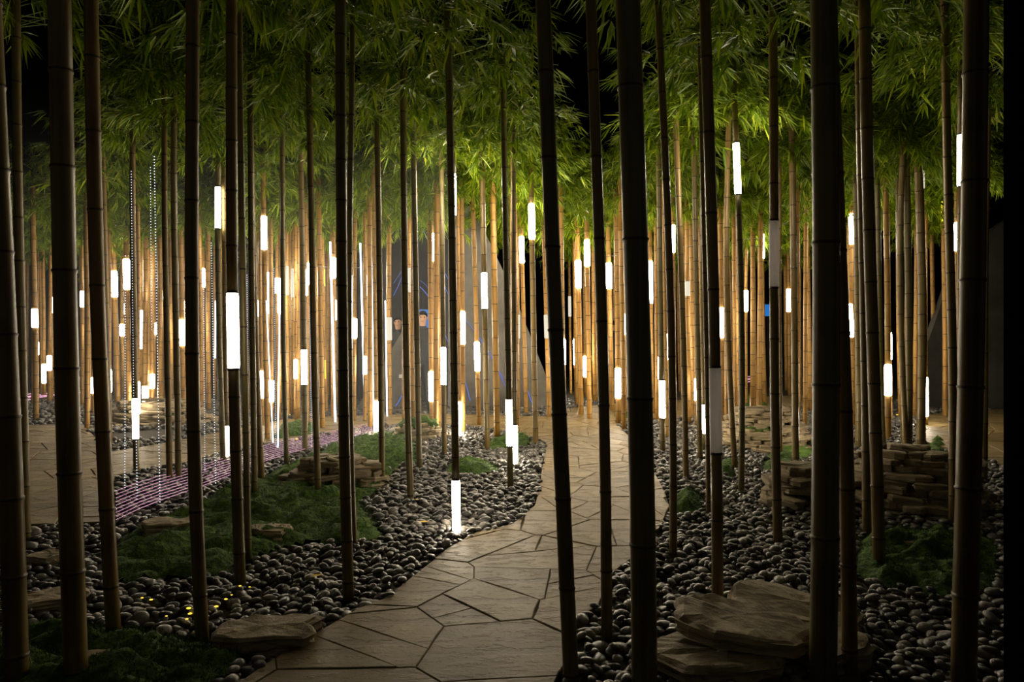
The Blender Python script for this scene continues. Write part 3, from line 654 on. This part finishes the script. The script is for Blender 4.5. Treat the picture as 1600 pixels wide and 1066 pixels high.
def scatter(y0, y1, s, size):
    rr = random.Random(int(y0 * 100)); y = y0
    while y < y1:
        x = -0.80 * y - 0.25
        while x < 0.80 * y + 0.25:
            X, Y = x + rr.uniform(-.5, .5) * s, y + rr.uniform(-.5, .5) * s; x += s
            if on_path(X, Y): continue
            mi = [m_ for m_ in MOSS if inside(m_, X, Y)]
            if mi and rr.random() < .985: continue
            if any((X - a) ** 2 + (Y - b_) ** 2 < (r_ * .82) ** 2 for a, b_, r_ in pile_xy): continue
            if any((X - a) ** 2 + (Y - b_) ** 2 < (r_ * .7) ** 2 for a, b_, r_ in SLABS): continue
            py = CY + H * F / Y; px = CX + X * F / Y; left = px < centre_px(py)
            rad = size * rr.choice((.72, .85, 1, 1, 1.15, 1.35)); cand[0 if left else 1].append((Y, X, rad, px, py, rr.uniform(0.012, 0.030)))
            if rr.random() < .24: cand[0 if left else 1].append((Y + rr.uniform(-.02, .02), X + rr.uniform(-.03, .03), rad * .9, px, py, rr.uniform(.040, .055)))
        y += s * .9
scatter(1.95, 4.2, .056, .033); scatter(4.2, 6.5, .058, .034); scatter(6.5, 9.5, .075, .042); scatter(9.5, 14.5, .11, .058)
for b_i, lst in enumerate(cand):
    lst.sort()
    vis = [c for c in lst if 10 < c[3] < 1555 and c[4] < 1062][:299]; vs = set(id(c) for c in vis)
    rr = random.Random(50 + b_i)
    for c in vis:
        s = c[2]; link('pebble', PEB_ME[rr.randrange(8)], beds[b_i], (c[1], c[0], c[5] + s * .1), (rr.uniform(-.45, .45), rr.uniform(-.45, .45), rr.uniform(0, 6.28)), (s, s, s))
    VV = []; TT = []; off = 0
    for c in lst:
        if id(c) in vs: continue
        V, T = (PV_MD if c[0] < 6.5 else PV_LO)[rr.randrange(6)]
        e = Matrix.Rotation(rr.uniform(0, 6.28), 3, 'Z') @ Matrix.Rotation(rr.uniform(-.45, .45), 3, 'X') @ Matrix.Rotation(rr.uniform(-.45, .45), 3, 'Y')
        VV.append(V @ np.array(e, 'f4').T * c[2] + np.array([c[1], c[0], c[5] + c[2] * .1], 'f4')); TT.append(T + off); off += len(V)
    o = link('loose_pebbles', np_mesh('loose_pebbles', np.concatenate(VV), np.concatenate(TT), M['pebble']), beds[b_i]); o['kind'] = 'stuff'

# ------------------------------------------------------------------ moss
MOSS_LB = ['large cushion of green moss under the left stalks', 'small moss patch behind the stalk whose tube stands on the pebbles', 'bright moss patch beside the low white tube left of the path',
 'small dark moss clump right of the path', 'little moss tuft in front of the round stone ring', 'moss strip at the right foot of the round stone ring', 'shaded moss in front of the dark rock ring',
 'small moss strip beside the far right path', 'moss beside the crossing path in the hazy thicket', 'tiny moss patch at the bend of the path', 'far moss behind the round stone ring', 'dark moss at the bottom left corner']
for mi_, poly in enumerate(MOSS):
    rr = random.Random(300 + mi_); xs = [p[0] for p in poly]; ys = [p[1] for p in poly]
    st = .022 if max(ys) < 7 else .05
    def mh(x, y):
        e = min(math.hypot(x - (a[0] + (b_[0] - a[0]) * u), y - (a[1] + (b_[1] - a[1]) * u)) for a, b_ in zip(poly, poly[1:] + poly[:1]) for u in [max(0, min(1, ((x - a[0]) * (b_[0] - a[0]) + (y - a[1]) * (b_[1] - a[1])) / ((b_[0] - a[0]) ** 2 + (b_[1] - a[1]) ** 2 + 1e-9)))])
        f = min(1, e / .12); p = Vector((x * 3.2, y * 3.2, 0))
        return .012 + f * max(.0, .050 + .05 * noise.noise(p) + .085 * max(-.35, noise.noise(Vector((x * 5, y * 10, 3)))) + .030 * noise.noise(p * 6.1))
    idx = {}; V = []; T = []
    nx_, ny_ = int((max(xs) - min(xs)) / st) + 2, int((max(ys) - min(ys)) / st) + 2
    for j in range(ny_):
        for i in range(nx_):
            x, y = min(xs) + i * st, min(ys) + j * st
            if inside(poly, x, y): idx[(i, j)] = len(V); V.append((x, y, mh(x, y)))
    for (i, j), a in idx.items():
        b_, c, d = idx.get((i + 1, j)), idx.get((i, j + 1)), idx.get((i + 1, j + 1))
        if None not in (b_, c, d): T += [(a, b_, d), (a, d, c)]
    A_ = abs(area(poly)); nb = int(min(90000, A_ * (26000 if max(ys) < 7 else 6000)))
    base = len(V)
    for _ in range(nb):
        x, y = rr.uniform(min(xs), max(xs)), rr.uniform(min(ys), max(ys))
        i, j = int((x - min(xs)) / st), int((y - min(ys)) / st); k = idx.get((i, j))
        if k is None: continue
        z = V[k][2] - .006; a = rr.uniform(0, 6.28); w_ = rr.uniform(.0012, .0028); h_ = rr.uniform(.008, .020); le = rr.uniform(-.01, .01)
        q = len(V); V += [(x - w_ * math.cos(a), y - w_ * math.sin(a), z), (x + w_ * math.cos(a), y + w_ * math.sin(a), z), (x + le, y + rr.uniform(-.01, .01), z + h_)]; T.append((q, q + 1, q + 2))
    tag(link('moss_patch', np_mesh('moss_patch', V, T, M['moss'], smooth=True)), MOSS_LB[mi_], 'moss', kind='stuff')

# ------------------------------------------------------------------ stones, slabs
def slab_mesh(seed, L, Wd, T_, n=11, jag=.16, name='stone'):
    rr = random.Random(seed); V = []; Fc = []
    base = [(math.cos(2 * math.pi * i / n), math.sin(2 * math.pi * i / n), 1 + rr.uniform(-jag, jag)) for i in range(n)]
    rings = [(0.86, 0), (1.0, .22), (.97 + rr.uniform(-.05, .05), .55), (1.02, .8), (.9, 1.0)]
    for s, z in rings:
        for (c, s_, r_) in base:
            e = lambda v: math.copysign(abs(v) ** .72, v)
            q = r_ * s * (1 + rr.uniform(-.03, .03)); V.append((e(c) * q * L / 2, e(s_) * q * Wd / 2, z * T_ + rr.uniform(-.06, .06) * T_))
    for j in range(len(rings) - 1):
        for i in range(n): Fc.append((j * n + i, j * n + (i + 1) % n, (j + 1) * n + (i + 1) % n, (j + 1) * n + i))
    c = len(V); V.append((0, 0, T_ * rr.uniform(.98, 1.1)))
    for i in range(n): Fc.append(((len(rings) - 1) * n + i, (len(rings) - 1) * n + (i + 1) % n, c))
    Fc.append(tuple(range(n))[::-1])
    return mesh(name, V, Fc, M['rock'], smooth=False)
STONES = [slab_mesh(i, 1, R.uniform(.45, .8), 1, 9) for i in range(12)]
def stone_ring(name, px, py, rad, h, label, seed, fill=False, squash=.8, moss=False, loose=.1):
    x, y = G(px, py); y += rad * squash * .55; rr = random.Random(seed)
    root = empty(name, (x, y, 0), label=label, cat='stones'); z = 0.01; layer = 0
    while z < h:
        t = rr.uniform(.034, .060); rr_ = rad * (1 - .10 * layer * .5) if not fill else rad * (1 - .6 * z / h)
        a = rr.uniform(0, 6.28); end = a + 6.283
        while a < end:
            L = rr.choice((.13, .18, .22, .28, .36)) * rr.uniform(.9, 1.1) * (1 if rad > .35 else .8); q = rr_ * rr.uniform(.80, 1.08)
            link('stone', STONES[rr.randrange(12)], root, (math.cos(a) * q, math.sin(a) * q * squash, z + rr.uniform(-.006, .006)), (rr.uniform(-.12, .12), rr.uniform(-.12, .12), a + math.pi / 2 + rr.uniform(-.35, .35)), (L, min(L, .26), t * rr.uniform(.8, 1.15)))
            a += L * .92 / max(q, .1)
        if fill:
            for _ in range(int(3 + rr_ * 14)):
                a2 = rr.uniform(0, 6.28); q = rr_ * .55 * rr.random(); L = rr.uniform(.18, .3)
                link('stone', STONES[rr.randrange(12)], root, (math.cos(a2) * q, math.sin(a2) * q * squash, z), (rr.uniform(-loose, loose), rr.uniform(-loose, loose), rr.uniform(0, 6.28)), (L, L, t))
        z += t * .93; layer += 1
    if moss:
        bm = bmesh.new(); bmesh.ops.create_icosphere(bm, subdivisions=4, radius=1)
        for v in bm.verts:
            d = 1 + .3 * noise.noise(v.co * 3 + Vector((seed, 0, 0))) + .12 * noise.noise(v.co * 11); v.co = Vector((v.co.x * rad * .72 * d, v.co.y * rad * squash * .7 * d, v.co.z * .13 * d))
        o = link('moss_top', from_bm('moss_top', bm, M['moss'], True), root, (0, 0, h * (.82 if fill else .5))); o['label'] = 'green moss growing in the ring of stones'
    return root
stone_ring('stone_pile', 520, 764, .46, .22, 'low pile of flat tan stones on the moss behind a dark stalk', 1, fill=True, squash=.6, loose=.2)
stone_ring('stone_pile', 652, 689, .34, .22, 'small stone pile topped with moss below the man in dark jacket', 2, fill=True, moss=True, squash=.7)
stone_ring('stone_ring', 1203, 704, .62, .46, 'large round ring of stacked flat stones right of the path', 3, moss=True)
stone_ring('stone_pile', 1262, 800, .27, .32, 'stack of rough rocks beside the very thick olive stalk', 4, fill=True)
stone_ring('stone_ring', 1458, 806, .55, .44, 'dark shaded ring of stacked stones near the black post', 5, moss=False)
stone_ring('stone_ring', 228, 668, .80, .36, 'ring of flat stones beyond the left path, lit by low tubes', 6, moss=True)
stone_ring('stone_ring', 92, 618, .8, .4, 'far dim ring of stones at the left beyond the pink glow', 9, moss=True)
def rock(px, py, L, Wd, T_, rz, label, z=0.0, seed=0, tilt=(0, 0), n=14):
    x, y = G(px, py); me = slab_mesh(900 + seed, L, Wd, T_, n, .17, 'flat_rock'); bm = bmesh.new(); bm.from_mesh(me); bpy.data.meshes.remove(me)
    bmesh.ops.subdivide_edges(bm, edges=bm.edges[:], cuts=2, use_grid_fill=True); bmesh.ops.triangulate(bm, faces=bm.faces[:]); bm.normal_update(); off = Vector((seed * 3.1, seed, 0))
    for v in bm.verts:
        c = v.co; d = .008 * noise.noise(c * 7 + off) + .006 * noise.noise(c * 19 + off); lay = .005 * math.copysign(1, math.sin(c.z * 160 + 2 * noise.noise(c * 5 + off))) if abs(v.normal.z) < .75 else -.010 * max(0, noise.noise(Vector((c.x * 7, c.y * 14, seed))) - .2) * 3
        v.co = c + v.normal * (d + lay)
    o = link('flat_rock', from_bm('flat_rock', bm, M['rock']), None, (x, y, z), (tilt[0], tilt[1], rz)); tag(o, label, 'rock'); return o
rock(1120, 1052, .50, .34, .10, .1, 'lower flat rock at the foot of the foreground rock stack', 0, 1)
rock(1150, 1030, .52, .34, .075, -.25, 'broad flat tan slab lying on top of the foreground rock stack', .105, 2, (.05, .08))
rock(1235, 985, .60, .40, .13, -.45, 'long pitted tan rock behind the top slab of the foreground stack', 0.01, 3, (.06, .1))
rock(1290, 1040, .34, .30, .12, .5, 'rough rock wedged between the two thick foreground stalks', 0, 4)
rock(1120, 968, .26, .18, .06, .7, 'small upright wedge of rock at the foot of the unlit tube stalk', 0, 5, (.3, .2))
rock(415, 1014, .42, .26, .10, .15, 'rounded flat rock lying between the path and bottom left moss', 0, 6)
rock(150, 1062, .26, .20, .07, .1, 'pale flat stone at the foot of the widest left stalk', 0, 7)
rock(266, 842, .30, .20, .09, .1, 'pair-like split rock sitting on the moss at the left', 0.03, 8)
rock(425, 850, .26, .18, .08, -.1, 'tan rock on the moss right of the thin plain stalk', 0.03, 9)
rock(72, 955, .36, .22, .08, .3, 'dim angular rock between the two leftmost thick stalks', 0, 10)
rock(78, 886, .22, .18, .08, 0, 'dim flat rock at the far left above the angular rock', 0, 11)
rock(1428, 864, .13, .10, .045, .2, 'small pale stone lying in the shaded moss', .03, 12)
rock(1200, 948, .34, .2, .05, .3, 'thin sloping slab behind the pitted tan rock', 0.0, 13)

# ------------------------------------------------------------------ light rods, and light trails shaped as beads and wires
def rod(x0, y0, x1, y1, w, label, mat='rod', foot=True, group=None):
    Y = dep(y1 if y1 > 600 else 655); root = empty('light_rod', ((x1 - CX) / F * Y, Y, 0), label=label, cat='light rod', group=group)
    bx = root.location.x; p1 = Vector(((x1 - CX) / F * Y - bx, 0, max(0.02, zat(y1, Y)))); p0 = Vector(((x0 - CX) / F * Y - bx, 0, zat(y0, Y)))
    link('tube', tube_mesh('tube', [p1, p1.lerp(p0, .5), p0], w * .5 / F * Y, M[mat], 8), root)
    link('hanger', tube_mesh('hanger', [p0, Vector((p0.x, 0, 3.9))], .0025, M['black'], 5), root)
    if foot:
        link('foot', tube_mesh('foot', [Vector((p1.x, 0, .002)), Vector((p1.x, 0, .02))], .055, M['white'], 14), root)
rod(516, 378, 524, 664, 3.2, 'tall thin bluish white light rod left of the thick close-jointed stalk')
rod(549, 430, 554, 660, 2.6, 'thin bluish white light rod right of the thick close-jointed stalk')
rod(563, 380, 570, 650, 2.6, 'thin white light rod in front of the sloping edge of the grey wedge')
rod(580, 400, 584.5, 668, 2.4, 'thin white light rod left of the dark stalk on green moss')
rod(602, 470, 605, 655, 2.0, 'short thin white light rod at the left end of the grey wedge')
rod(1187, 431, 1189, 596, 2.6, 'thin white light rod behind the round stone ring')
rod(416, 470, 427, 700, 1.6, 'faint bluish light rod in the hazy thicket left of the curved stalk')
rod(437, 480, 434, 705, 2.0, 'faint bluish light rod in front of the curved dark stalk')
rod(337, 470, 336, 560, 2.2, 'faint bluish light rod beside the stalk with a tube above head height', foot=False)
rod(507, 421, 507.3, 447, 1.8, 'short upper yellow light stick in the hazy thicket', 'yellow', False)
rod(508, 563, 508.4, 592, 1.8, 'short lower yellow light stick in the hazy thicket', 'yellow', False)
rod(1471, 287, 1472, 347, 2.4, 'yellow light stick hanging left of the stalks near the black post', 'yellow', False)

OCT_V = np.array([(1, 0, 0), (-1, 0, 0), (0, 1, 0), (0, -1, 0), (0, 0, 1), (0, 0, -1)], 'f4')
OCT_T = np.array([(0, 2, 4), (2, 1, 4), (1, 3, 4), (3, 0, 4), (2, 0, 5), (1, 2, 5), (3, 1, 5), (0, 3, 5)], 'i4')
def strand(name, pts, step, rad, mat, label, cat, group=None):  # a trail of moving light, given shape as glowing beads on a cord
    pts = [Vector(p) for p in pts]; root = empty(name, pts[0], label=label, cat=cat, group=group)
    loc = [p - pts[0] for p in pts]; link('trail_cord', tube_mesh('trail_cord', loc, .0012, M['black'], 4), root)
    VV = []; TT = []; k = 0
    for a, b_ in zip(loc, loc[1:]):
        n = max(1, int((b_ - a).length / step))
        for i in range(n): VV.append(OCT_V * rad + np.array(a.lerp(b_, i / n), 'f4')); TT.append(OCT_T + 6 * k); k += 1
    o = link('trail_dots', np_mesh('trail_dots', np.concatenate(VV), np.concatenate(TT), M[mat]), root); o['kind'] = 'stuff'
def vtrail(x0, y0, x1, y1, Yd, label, group=None, step=.022, rad=.0045):  # upright dotted light trails, modelled as beads; no real strand hangs there
    strand('dotted_light_trail', [((x0 - CX) / F * Yd, Yd, zat(y0, Yd)), ((x1 - CX) / F * Yd, Yd, max(.03, zat(y1, Yd)))], step, rad, 'bead', label, 'light trail', group)
vtrail(205, 268, 209, 640, 6.5, 'white dotted light trail in front of the stalk with low tube', step=.026)
vtrail(213, 690, 214.5, 790, 5.4, 'short dotted light trail below the low tube by the left path')
vtrail(235, 262, 237, 520, 6.3, 'left dotted light trail of the upright pair left of the dark pair of stalks', step=.026)
vtrail(241, 245, 250, 800, 5.2, 'right dotted light trail of the upright pair left of the dark pair of stalks')
vtrail(196, 400, 195, 775, 5.7, 'dim dotted light trail right of the stalk with golden edge')
vtrail(330, 380, 337, 762, 6.0, 'dotted light trail falling to the pink trails right of the plain tall stalk')
vtrail(318, 420, 320, 740, 6.6, 'faint dotted light trail behind the plain tall stalk')
vtrail(386, 430, 389, 700, 7.0, 'dotted light trail right of the slim plain stalk')
vtrail(428, 420, 431, 700, 8.0, 'dotted light trail in the haze left of the curved dark stalk')
vtrail(484, 480, 487, 700, 8.0, 'dotted light trail in the haze in front of the dark stalk by the stone pile')
for i in range(9):  # pink light trail over the ground, shaped as parallel rows of beads
    t = i / 8; a = G(182, 775 + 48 * t); b_ = G(395, 715 + 26 * t); c = G(590, 662 + 12 * t)
    pts = []
    for k in range(13):
        u = k / 12; px = 182 + (590 - 182) * u; py = (775 + 48 * t) * (1 - u) ** 1.25 + (662 + 14 * t) * (1 - (1 - u) ** 1.25)
        x, y = G(px, py + 6); pts.append((x, y, .075 + .010 * math.sin(k * 1.1)))
    strand('pink_light_trail', pts, .016, .0030, 'pink_trail_dot', 'pink dotted light trail on the left ground, %s from the path side of its bundle' % ORD[i], 'light string', 'bundle of pink light trails on the ground')
for (x0, y0, x1, y1, n_, lb) in ((42, 632, 165, 612, 4, 'far pink dotted light trail at the dim left'), (1085, 607, 1192, 600, 4, 'far pink dotted light trail behind the round stone ring')):  # distant pink glow, shaped as bead rows too
    for i in range(n_):
        a = G(x0, y0 - i * 3.2); b_ = G(x1, y1 - i * 3.0); pts = [(a[0] + (b_[0] - a[0]) * k / 8, a[1] + (b_[1] - a[1]) * k / 8, .09 + .015 * math.sin(i * 2 + k)) for k in range(9)]
        strand('pink_light_trail', pts, .05, .012, 'pink_trail_dot', lb + ', %s from the front' % ORD[i], 'light string', 'far pink light trails ' + ('at the left' if x0 < 500 else 'at the right'))
def trail_arc(px, Yd, label, w=.006, mat='blue'):  # arcs left by moving blue light, shaped as thin glowing wires
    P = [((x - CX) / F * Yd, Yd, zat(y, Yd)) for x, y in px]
    o = link('blue_light_trail', tube_mesh('blue_light_trail', P, w, M[mat], 5)); tag(o, label, 'light wire', 'blue light trails by the grey panel')
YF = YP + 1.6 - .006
trail_arc([(655, 352), (662, 362), (668, 374)], YF, 'short slanting blue light trail below the leaves left of the panel', .008)
trail_arc([(615, 462), (622, 448), (628, 432), (631, 418)], YF, 'blue light trail curving up right above the dimmer man')
trail_arc([(615, 443), (622, 432), (630, 420)], YF, 'faint upper blue light trail above the dimmer man', .004)
trail_arc([(656, 448), (663, 455), (669, 463), (676, 476)], YF, 'blue light trail arching above the man in dark jacket', .008)
trail_arc([(656, 438), (664, 444), (670, 452)], YF, 'thin blue light trail just above the brighter arch', .004)
trail_arc([(694, 424), (700, 436), (704, 446)], YF, 'upper blue light trail left of the dark lit-foot stalk', .007)
trail_arc([(694, 446), (700, 460), (704, 470)], YF, 'middle blue light trail left of the dark lit-foot stalk', .007)
trail_arc([(694, 520), (700, 534), (704, 544)], YF, 'lower blue light trail left of the dark lit-foot stalk', .006)
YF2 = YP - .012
trail_arc([(618, 635), (624, 626), (629, 616), (632, 606)], YF2, 'blue light trail curving over the low grey wedge', .008)
trail_arc([(724, 590), (729, 604), (733, 620), (735, 626)], YF2, 'blue light trail low on the tall grey panel', .008)
trail_arc([(728, 500), (742, 518), (752, 534), (770, 560), (786, 592)], YF2, 'long pale blue light trail slanting down the tall grey panel', .005)
trail_arc([(750, 528), (765, 552), (775, 572), (790, 605)], YF2, 'second pale blue light trail slanting down the tall grey panel', .005)
trail_arc([(824, 610), (828, 622), (832, 631)], YF2, 'short blue light trail at the right foot of the tall panel', .008)
# small tension wires between stalks
def wire(px0, px1, Yd, label):
    P = [((x - CX) / F * Yd, Yd, zat(y, Yd)) for x, y in (px0, px1)]
    o = link('tension_wire', tube_mesh('tension_wire', P, .004, M['wire'], 5)); tag(o, label, 'wire')
wire((170, 413), (196, 412), 11, 'short steel wire beside two bright tubes at the left')
wire((468, 416), (512, 417), 9.5, 'steel wire bracing amber stalks left of the thick close-jointed stalk')
wire((548, 419), (564, 418), 9, 'steel wire between two bluish light rods')
wire((948, 401), (964, 399), 10, 'steel wire right of the dark straight stalk')
wire((1062, 387), (1084, 384), 9.5, 'steel wire between amber stalks behind the small moss clump')
wire((1162, 374), (1196, 371), 9.5, 'steel wire below the highest glowing tube')
wire((1222, 352), (1272, 322), 7.5, 'slanting steel wire left of the very thick olive stalk')
wire((1310, 300), (1338, 278), 8, 'slanting steel wire right of the very thick olive stalk')
wire((1365, 16), (1410, 0), 5, 'pale steel wire among the top right leaves')
# fallen leaves, and amber glints of lit leaves on the ground
def small_leaf(px, py, s, rz, label):
    x, y = G(px, py)
    V = [(-1, 0, 0), (-.3, .3, .08), (.4, .22, .1), (1, 0, .05), (.4, -.22, .1), (-.3, -.3, .08), (0, 0, .0)]
    me = mesh('fallen_leaf', [(a * s, b_ * s, c * s) for a, b_, c in V], [(0, 5, 6), (5, 4, 6), (4, 3, 6), (3, 2, 6), (2, 1, 6), (1, 0, 6)], M['yleaf'])
    tag(link('fallen_leaf', me, None, (x, y, .075), (.2, .1, rz)), label, 'leaf')
small_leaf(663, 833, .035, .4, 'yellow fallen leaf on pebbles left of the tube standing on the ground')
small_leaf(652, 796, .03, 1.2, 'yellow fallen leaf at the foot of the dark stalk with lit edges')
small_leaf(718, 862, .03, 2.2, 'yellow fallen leaf at the path edge below the ground tube')
small_leaf(495, 922, .04, .8, 'orange fallen leaf on dark pebbles left of the thick close-jointed stalk')
small_leaf(582, 743, .03, 0, 'yellow fallen leaf on the flat stone pile')
def spot(px, py, s, label):  # leaf glint made as a self-glowing dot; no lamp sits there
    x, y = G(px, py); bm = bmesh.new(); bmesh.ops.create_uvsphere(bm, u_segments=8, v_segments=5, radius=s); bmesh.ops.scale(bm, vec=(1.5, 1, .5), verts=bm.verts)
    tag(link('lit_leaf_glint', from_bm('lit_leaf_glint', bm, M['amber_leaf_glint'], True), None, (x, y, .072)), label, 'glint', 'amber leaf glints between the bottom left pebbles')
for i, (x, y, s) in enumerate([(222, 958, .005), (236, 961, .006), (295, 975, .008), (297, 984, .007), (292, 993, .005), (260, 988, .004), (338, 972, .007), (353, 960, .006), (362, 953, .004), (375, 938, .005), (390, 940, .004), (420, 659, .012), (452, 655, .014), (464, 695, .012), (1402, 655, .014), (1152, 611, .016)]):
    spot(x, y, s, 'small amber leaf glint given its own glow between stones, number %s from the left' % ORD[sorted(q[0] for q in [(222,),(236,),(295,),(297,),(292,),(260,),(338,),(353,),(362,),(375,),(390,),(420,),(452,),(464,),(1402,),(1152,)]).index(x)])

# ------------------------------------------------------------------ far background screens
def screen(px0, px1, Yd, label):
    x0, y0 = px0; x1, y1 = px1; w, h = (x1 - x0) / F * Yd, (y1 - y0) / F * Yd
    root = empty('blue_screen', ((x0 + x1) / 2 / F * Yd - CX / F * Yd, Yd, 0), label=label, cat='screen'); zc = zat((y0 + y1) / 2, Yd)
    def bx(n_, sx, sy, sz, z, mat, dy=0):
        bm = bmesh.new(); bmesh.ops.create_cube(bm, size=1); bmesh.ops.scale(bm, vec=(sx, sy, sz), verts=bm.verts); link(n_, from_bm(n_, bm, mat), root, (0, dy, z))
    bx('frame', w + .06, .05, h + .06, zc, M['black'], .03); bx('display', w, .02, h, zc, M['screen']); bx('stand', .08, .06, max(.1, zc - h / 2), max(.1, zc - h / 2) / 2, M['black'], .03)
screen((928, 486), (944, 508), 21, 'small blue screen left of the dark straight stalk, far away')
screen((954, 484), (974, 518), 21.3, 'brighter blue screen far behind the amber stalks')
screen((928, 536), (972, 545), 22, 'low wide blue light strip far behind the path bend')
screen((1194, 476), (1206, 494), 21, 'small blue screen far behind the stone ring')
screen((655, 484), (671, 512), YP + 1.2, 'small blue screen glowing behind the head of the jacketed man')

# ------------------------------------------------------------------ people
def person(px, foot, top, label, turn=0.0, seed=0):
    Y = dep(foot); Ht = zat(top, Y); X = (px - CX) / F * Y; s = Ht / 1.75
    root = empty('person', (X, Y, .025), turn, label=label, cat='person')
    J = {'pel': (0, 0, .95, .125, .10), 'bel': (0, -.01, 1.08, .125, .095), 'che': (0, 0, 1.28, .15, .105), 'nb': (0, .01, 1.44, .07, .06), 'ne': (0, 0, 1.50, .052, .052), 'h1': (0, -.01, 1.57, .066, .074), 'h2': (0, -.005, 1.64, .076, .092), 'h3': (0, .0, 1.70, .06, .07),
         'sl': (.17, .01, 1.40, .062, .062), 'el': (.235, .03, 1.12, .045, .045), 'wl': (.215, -.06, .88, .032, .03), 'sr': (-.17, .01, 1.40, .062, .062), 'er': (-.235, .03, 1.12, .045, .045), 'wr': (-.215, -.06, .88, .032, .03),
         'hl': (.205, -.085, .80, .038, .02), 'hr': (-.205, -.085, .80, .038, .02),
         'tl': (.095, 0, .86, .09, .09), 'kl': (.10, -.01, .50, .058, .06), 'al': (.105, .02, .09, .042, .045), 'fl': (.115, -.12, .04, .04, .03), 'tr': (-.095, 0, .86, .09, .09), 'kr': (-.10, -.01, .50, .058, .06), 'ar': (-.105, .02, .09, .042, .045), 'fr': (-.115, -.12, .04, .04, .03)}
    E = [('pel', 'bel'), ('bel', 'che'), ('che', 'nb'), ('nb', 'ne'), ('ne', 'h1'), ('h1', 'h2'), ('h2', 'h3'), ('che', 'sl'), ('sl', 'el'), ('el', 'wl'), ('wl', 'hl'), ('che', 'sr'), ('sr', 'er'), ('er', 'wr'), ('wr', 'hr'), ('pel', 'tl'), ('tl', 'kl'), ('kl', 'al'), ('al', 'fl'), ('pel', 'tr'), ('tr', 'kr'), ('kr', 'ar'), ('ar', 'fr')]
    # fingers: five short chains rooted in each palm
    for sd, hd, wd in ((1, 'hl', 'wl'), (-1, 'hr', 'wr')):
        hx, hy, hz = J[hd][:3]
        for k, (dy, ln) in enumerate(((-.030, .062), (-.010, .075), (.010, .070), (.028, .055))):
            a, b_ = '%sf%da' % (hd, k), '%sf%db' % (hd, k)
            J[a] = (hx - sd * .004, hy + dy, hz - ln * .6, .009, .009); J[b_] = (hx - sd * .016, hy + dy - .006, hz - ln * 1.15, .0075, .0075); E += [(hd, a), (a, b_)]
        a, b_ = hd + 'ta', hd + 'tb'; J[a] = (hx - sd * .01, hy - .045, hz + .02, .011, .011); J[b_] = (hx - sd * .018, hy - .062, hz - .025, .009, .009); E += [(hd, a), (a, b_)]
    ks = list(J); me = bpy.data.meshes.new('body'); me.from_pydata([tuple(c * s for c in J[k][:3]) for k in ks], [(ks.index(a), ks.index(b_)) for a, b_ in E], [])
    tmp = bpy.data.objects.new('body_tmp', me); COL.objects.link(tmp)
    sk = tmp.modifiers.new('skin', 'SKIN'); sk.use_smooth_shade = True
    for v, k in zip(me.skin_vertices[0].data, ks): v.radius = (J[k][3] * s, J[k][4] * s); v.use_root = (k == 'pel')
    sb = tmp.modifiers.new('sub', 'SUBSURF'); sb.levels = 2; sb.render_levels = 2
    dg = bpy.context.evaluated_depsgraph_get(); ev = tmp.evaluated_get(dg); bme = bpy.data.meshes.new_from_object(ev); bpy.data.objects.remove(tmp)
    # pull out a nose and press the eye hollows
    for v in bme.vertices:
        x, y, z = (c / s for c in v.co)
        if y < -.03 and abs(x) < .022 and 1.585 < z < 1.645: v.co.y -= .020 * s * (1 - abs(x) / .022) * (1.2 - (z - 1.585) / .06)
        if y < -.03 and .012 < abs(x) < .045 and 1.635 < z < 1.665: v.co.y += .007 * s
    bme.materials.clear()
    for mm in (M['skin'], M['jacket'], M['trouser'], M['shoe']): bme.materials.append(mm)
    for p in bme.polygons:
        c = p.center / s; z = c.z; p.use_smooth = True
        if z > 1.475: i = 0
        elif abs(c.x) > .165 and z < .87: i = 0
        elif z < .09: i = 3
        elif z < .93 and abs(c.x) < .2: i = 2
        else: i = 1
        p.material_index = i
    link('body', bme, root)
    bm = bmesh.new(); bmesh.ops.create_icosphere(bm, subdivisions=4, radius=1); dl = []
    for v in bm.verts:
        q = v.co.copy(); v.co = Vector((q.x * .086, q.y * .103 + .008, q.z * .098 + 1.668)) * s
        if q.z < -.35 + (.75 if q.y < -.25 else 0) or (q.y < -.6 and q.z < .42): dl.append(v)
        else: v.co += v.co.normalized() * .004 * noise.noise(q * 9)
    bmesh.ops.delete(bm, geom=dl, context='VERTS')
    o = link('hair', from_bm('hair', bm, M['hair'], True), root); o['label'] = 'short dark hair'
    for sx in (-1, 1):
        bm = bmesh.new(); bmesh.ops.create_uvsphere(bm, u_segments=10, v_segments=6, radius=.0115 * s); link('eye', from_bm('eye', bm, M['eye'], True), root, (sx * .031 * s, -.083 * s, 1.648 * s))
        bm = bmesh.new(); bmesh.ops.create_uvsphere(bm, u_segments=10, v_segments=6, radius=1); bmesh.ops.scale(bm, vec=(.012 * s, .02 * s, .031 * s), verts=bm.verts); link('ear', from_bm('ear', bm, M['skin'], True), root, (sx * .079 * s, .008 * s, 1.635 * s))
    bm = bmesh.new(); bmesh.ops.create_uvsphere(bm, u_segments=12, v_segments=6, radius=1); bmesh.ops.scale(bm, vec=(.024 * s, .008 * s, .007 * s), verts=bm.verts); link('mouth', from_bm('mouth', bm, M['lip'], True), root, (0, -.081 * s, 1.578 * s))
    bm = bmesh.new(); bmesh.ops.create_cone(bm, segments=20, radius1=.068 * s, radius2=.058 * s, depth=.05 * s, cap_ends=False); link('collar', from_bm('collar', bm, M['jacket'], True), root, (0, .004 * s, 1.475 * s))
    return root
person(660.5, 646, 489, 'man with short dark hair in a dark jacket standing behind stalks', .12)
person(622, 634, 497, 'dimmer man in dark clothes behind the sloping grey wedge', -.1)
person(934, 612, 501, 'dark silhouette of a person before the far blue screen left of the straight stalk', .3)
person(957, 611, 503, 'dark silhouette of a person before the brighter far blue screen', 2.6)
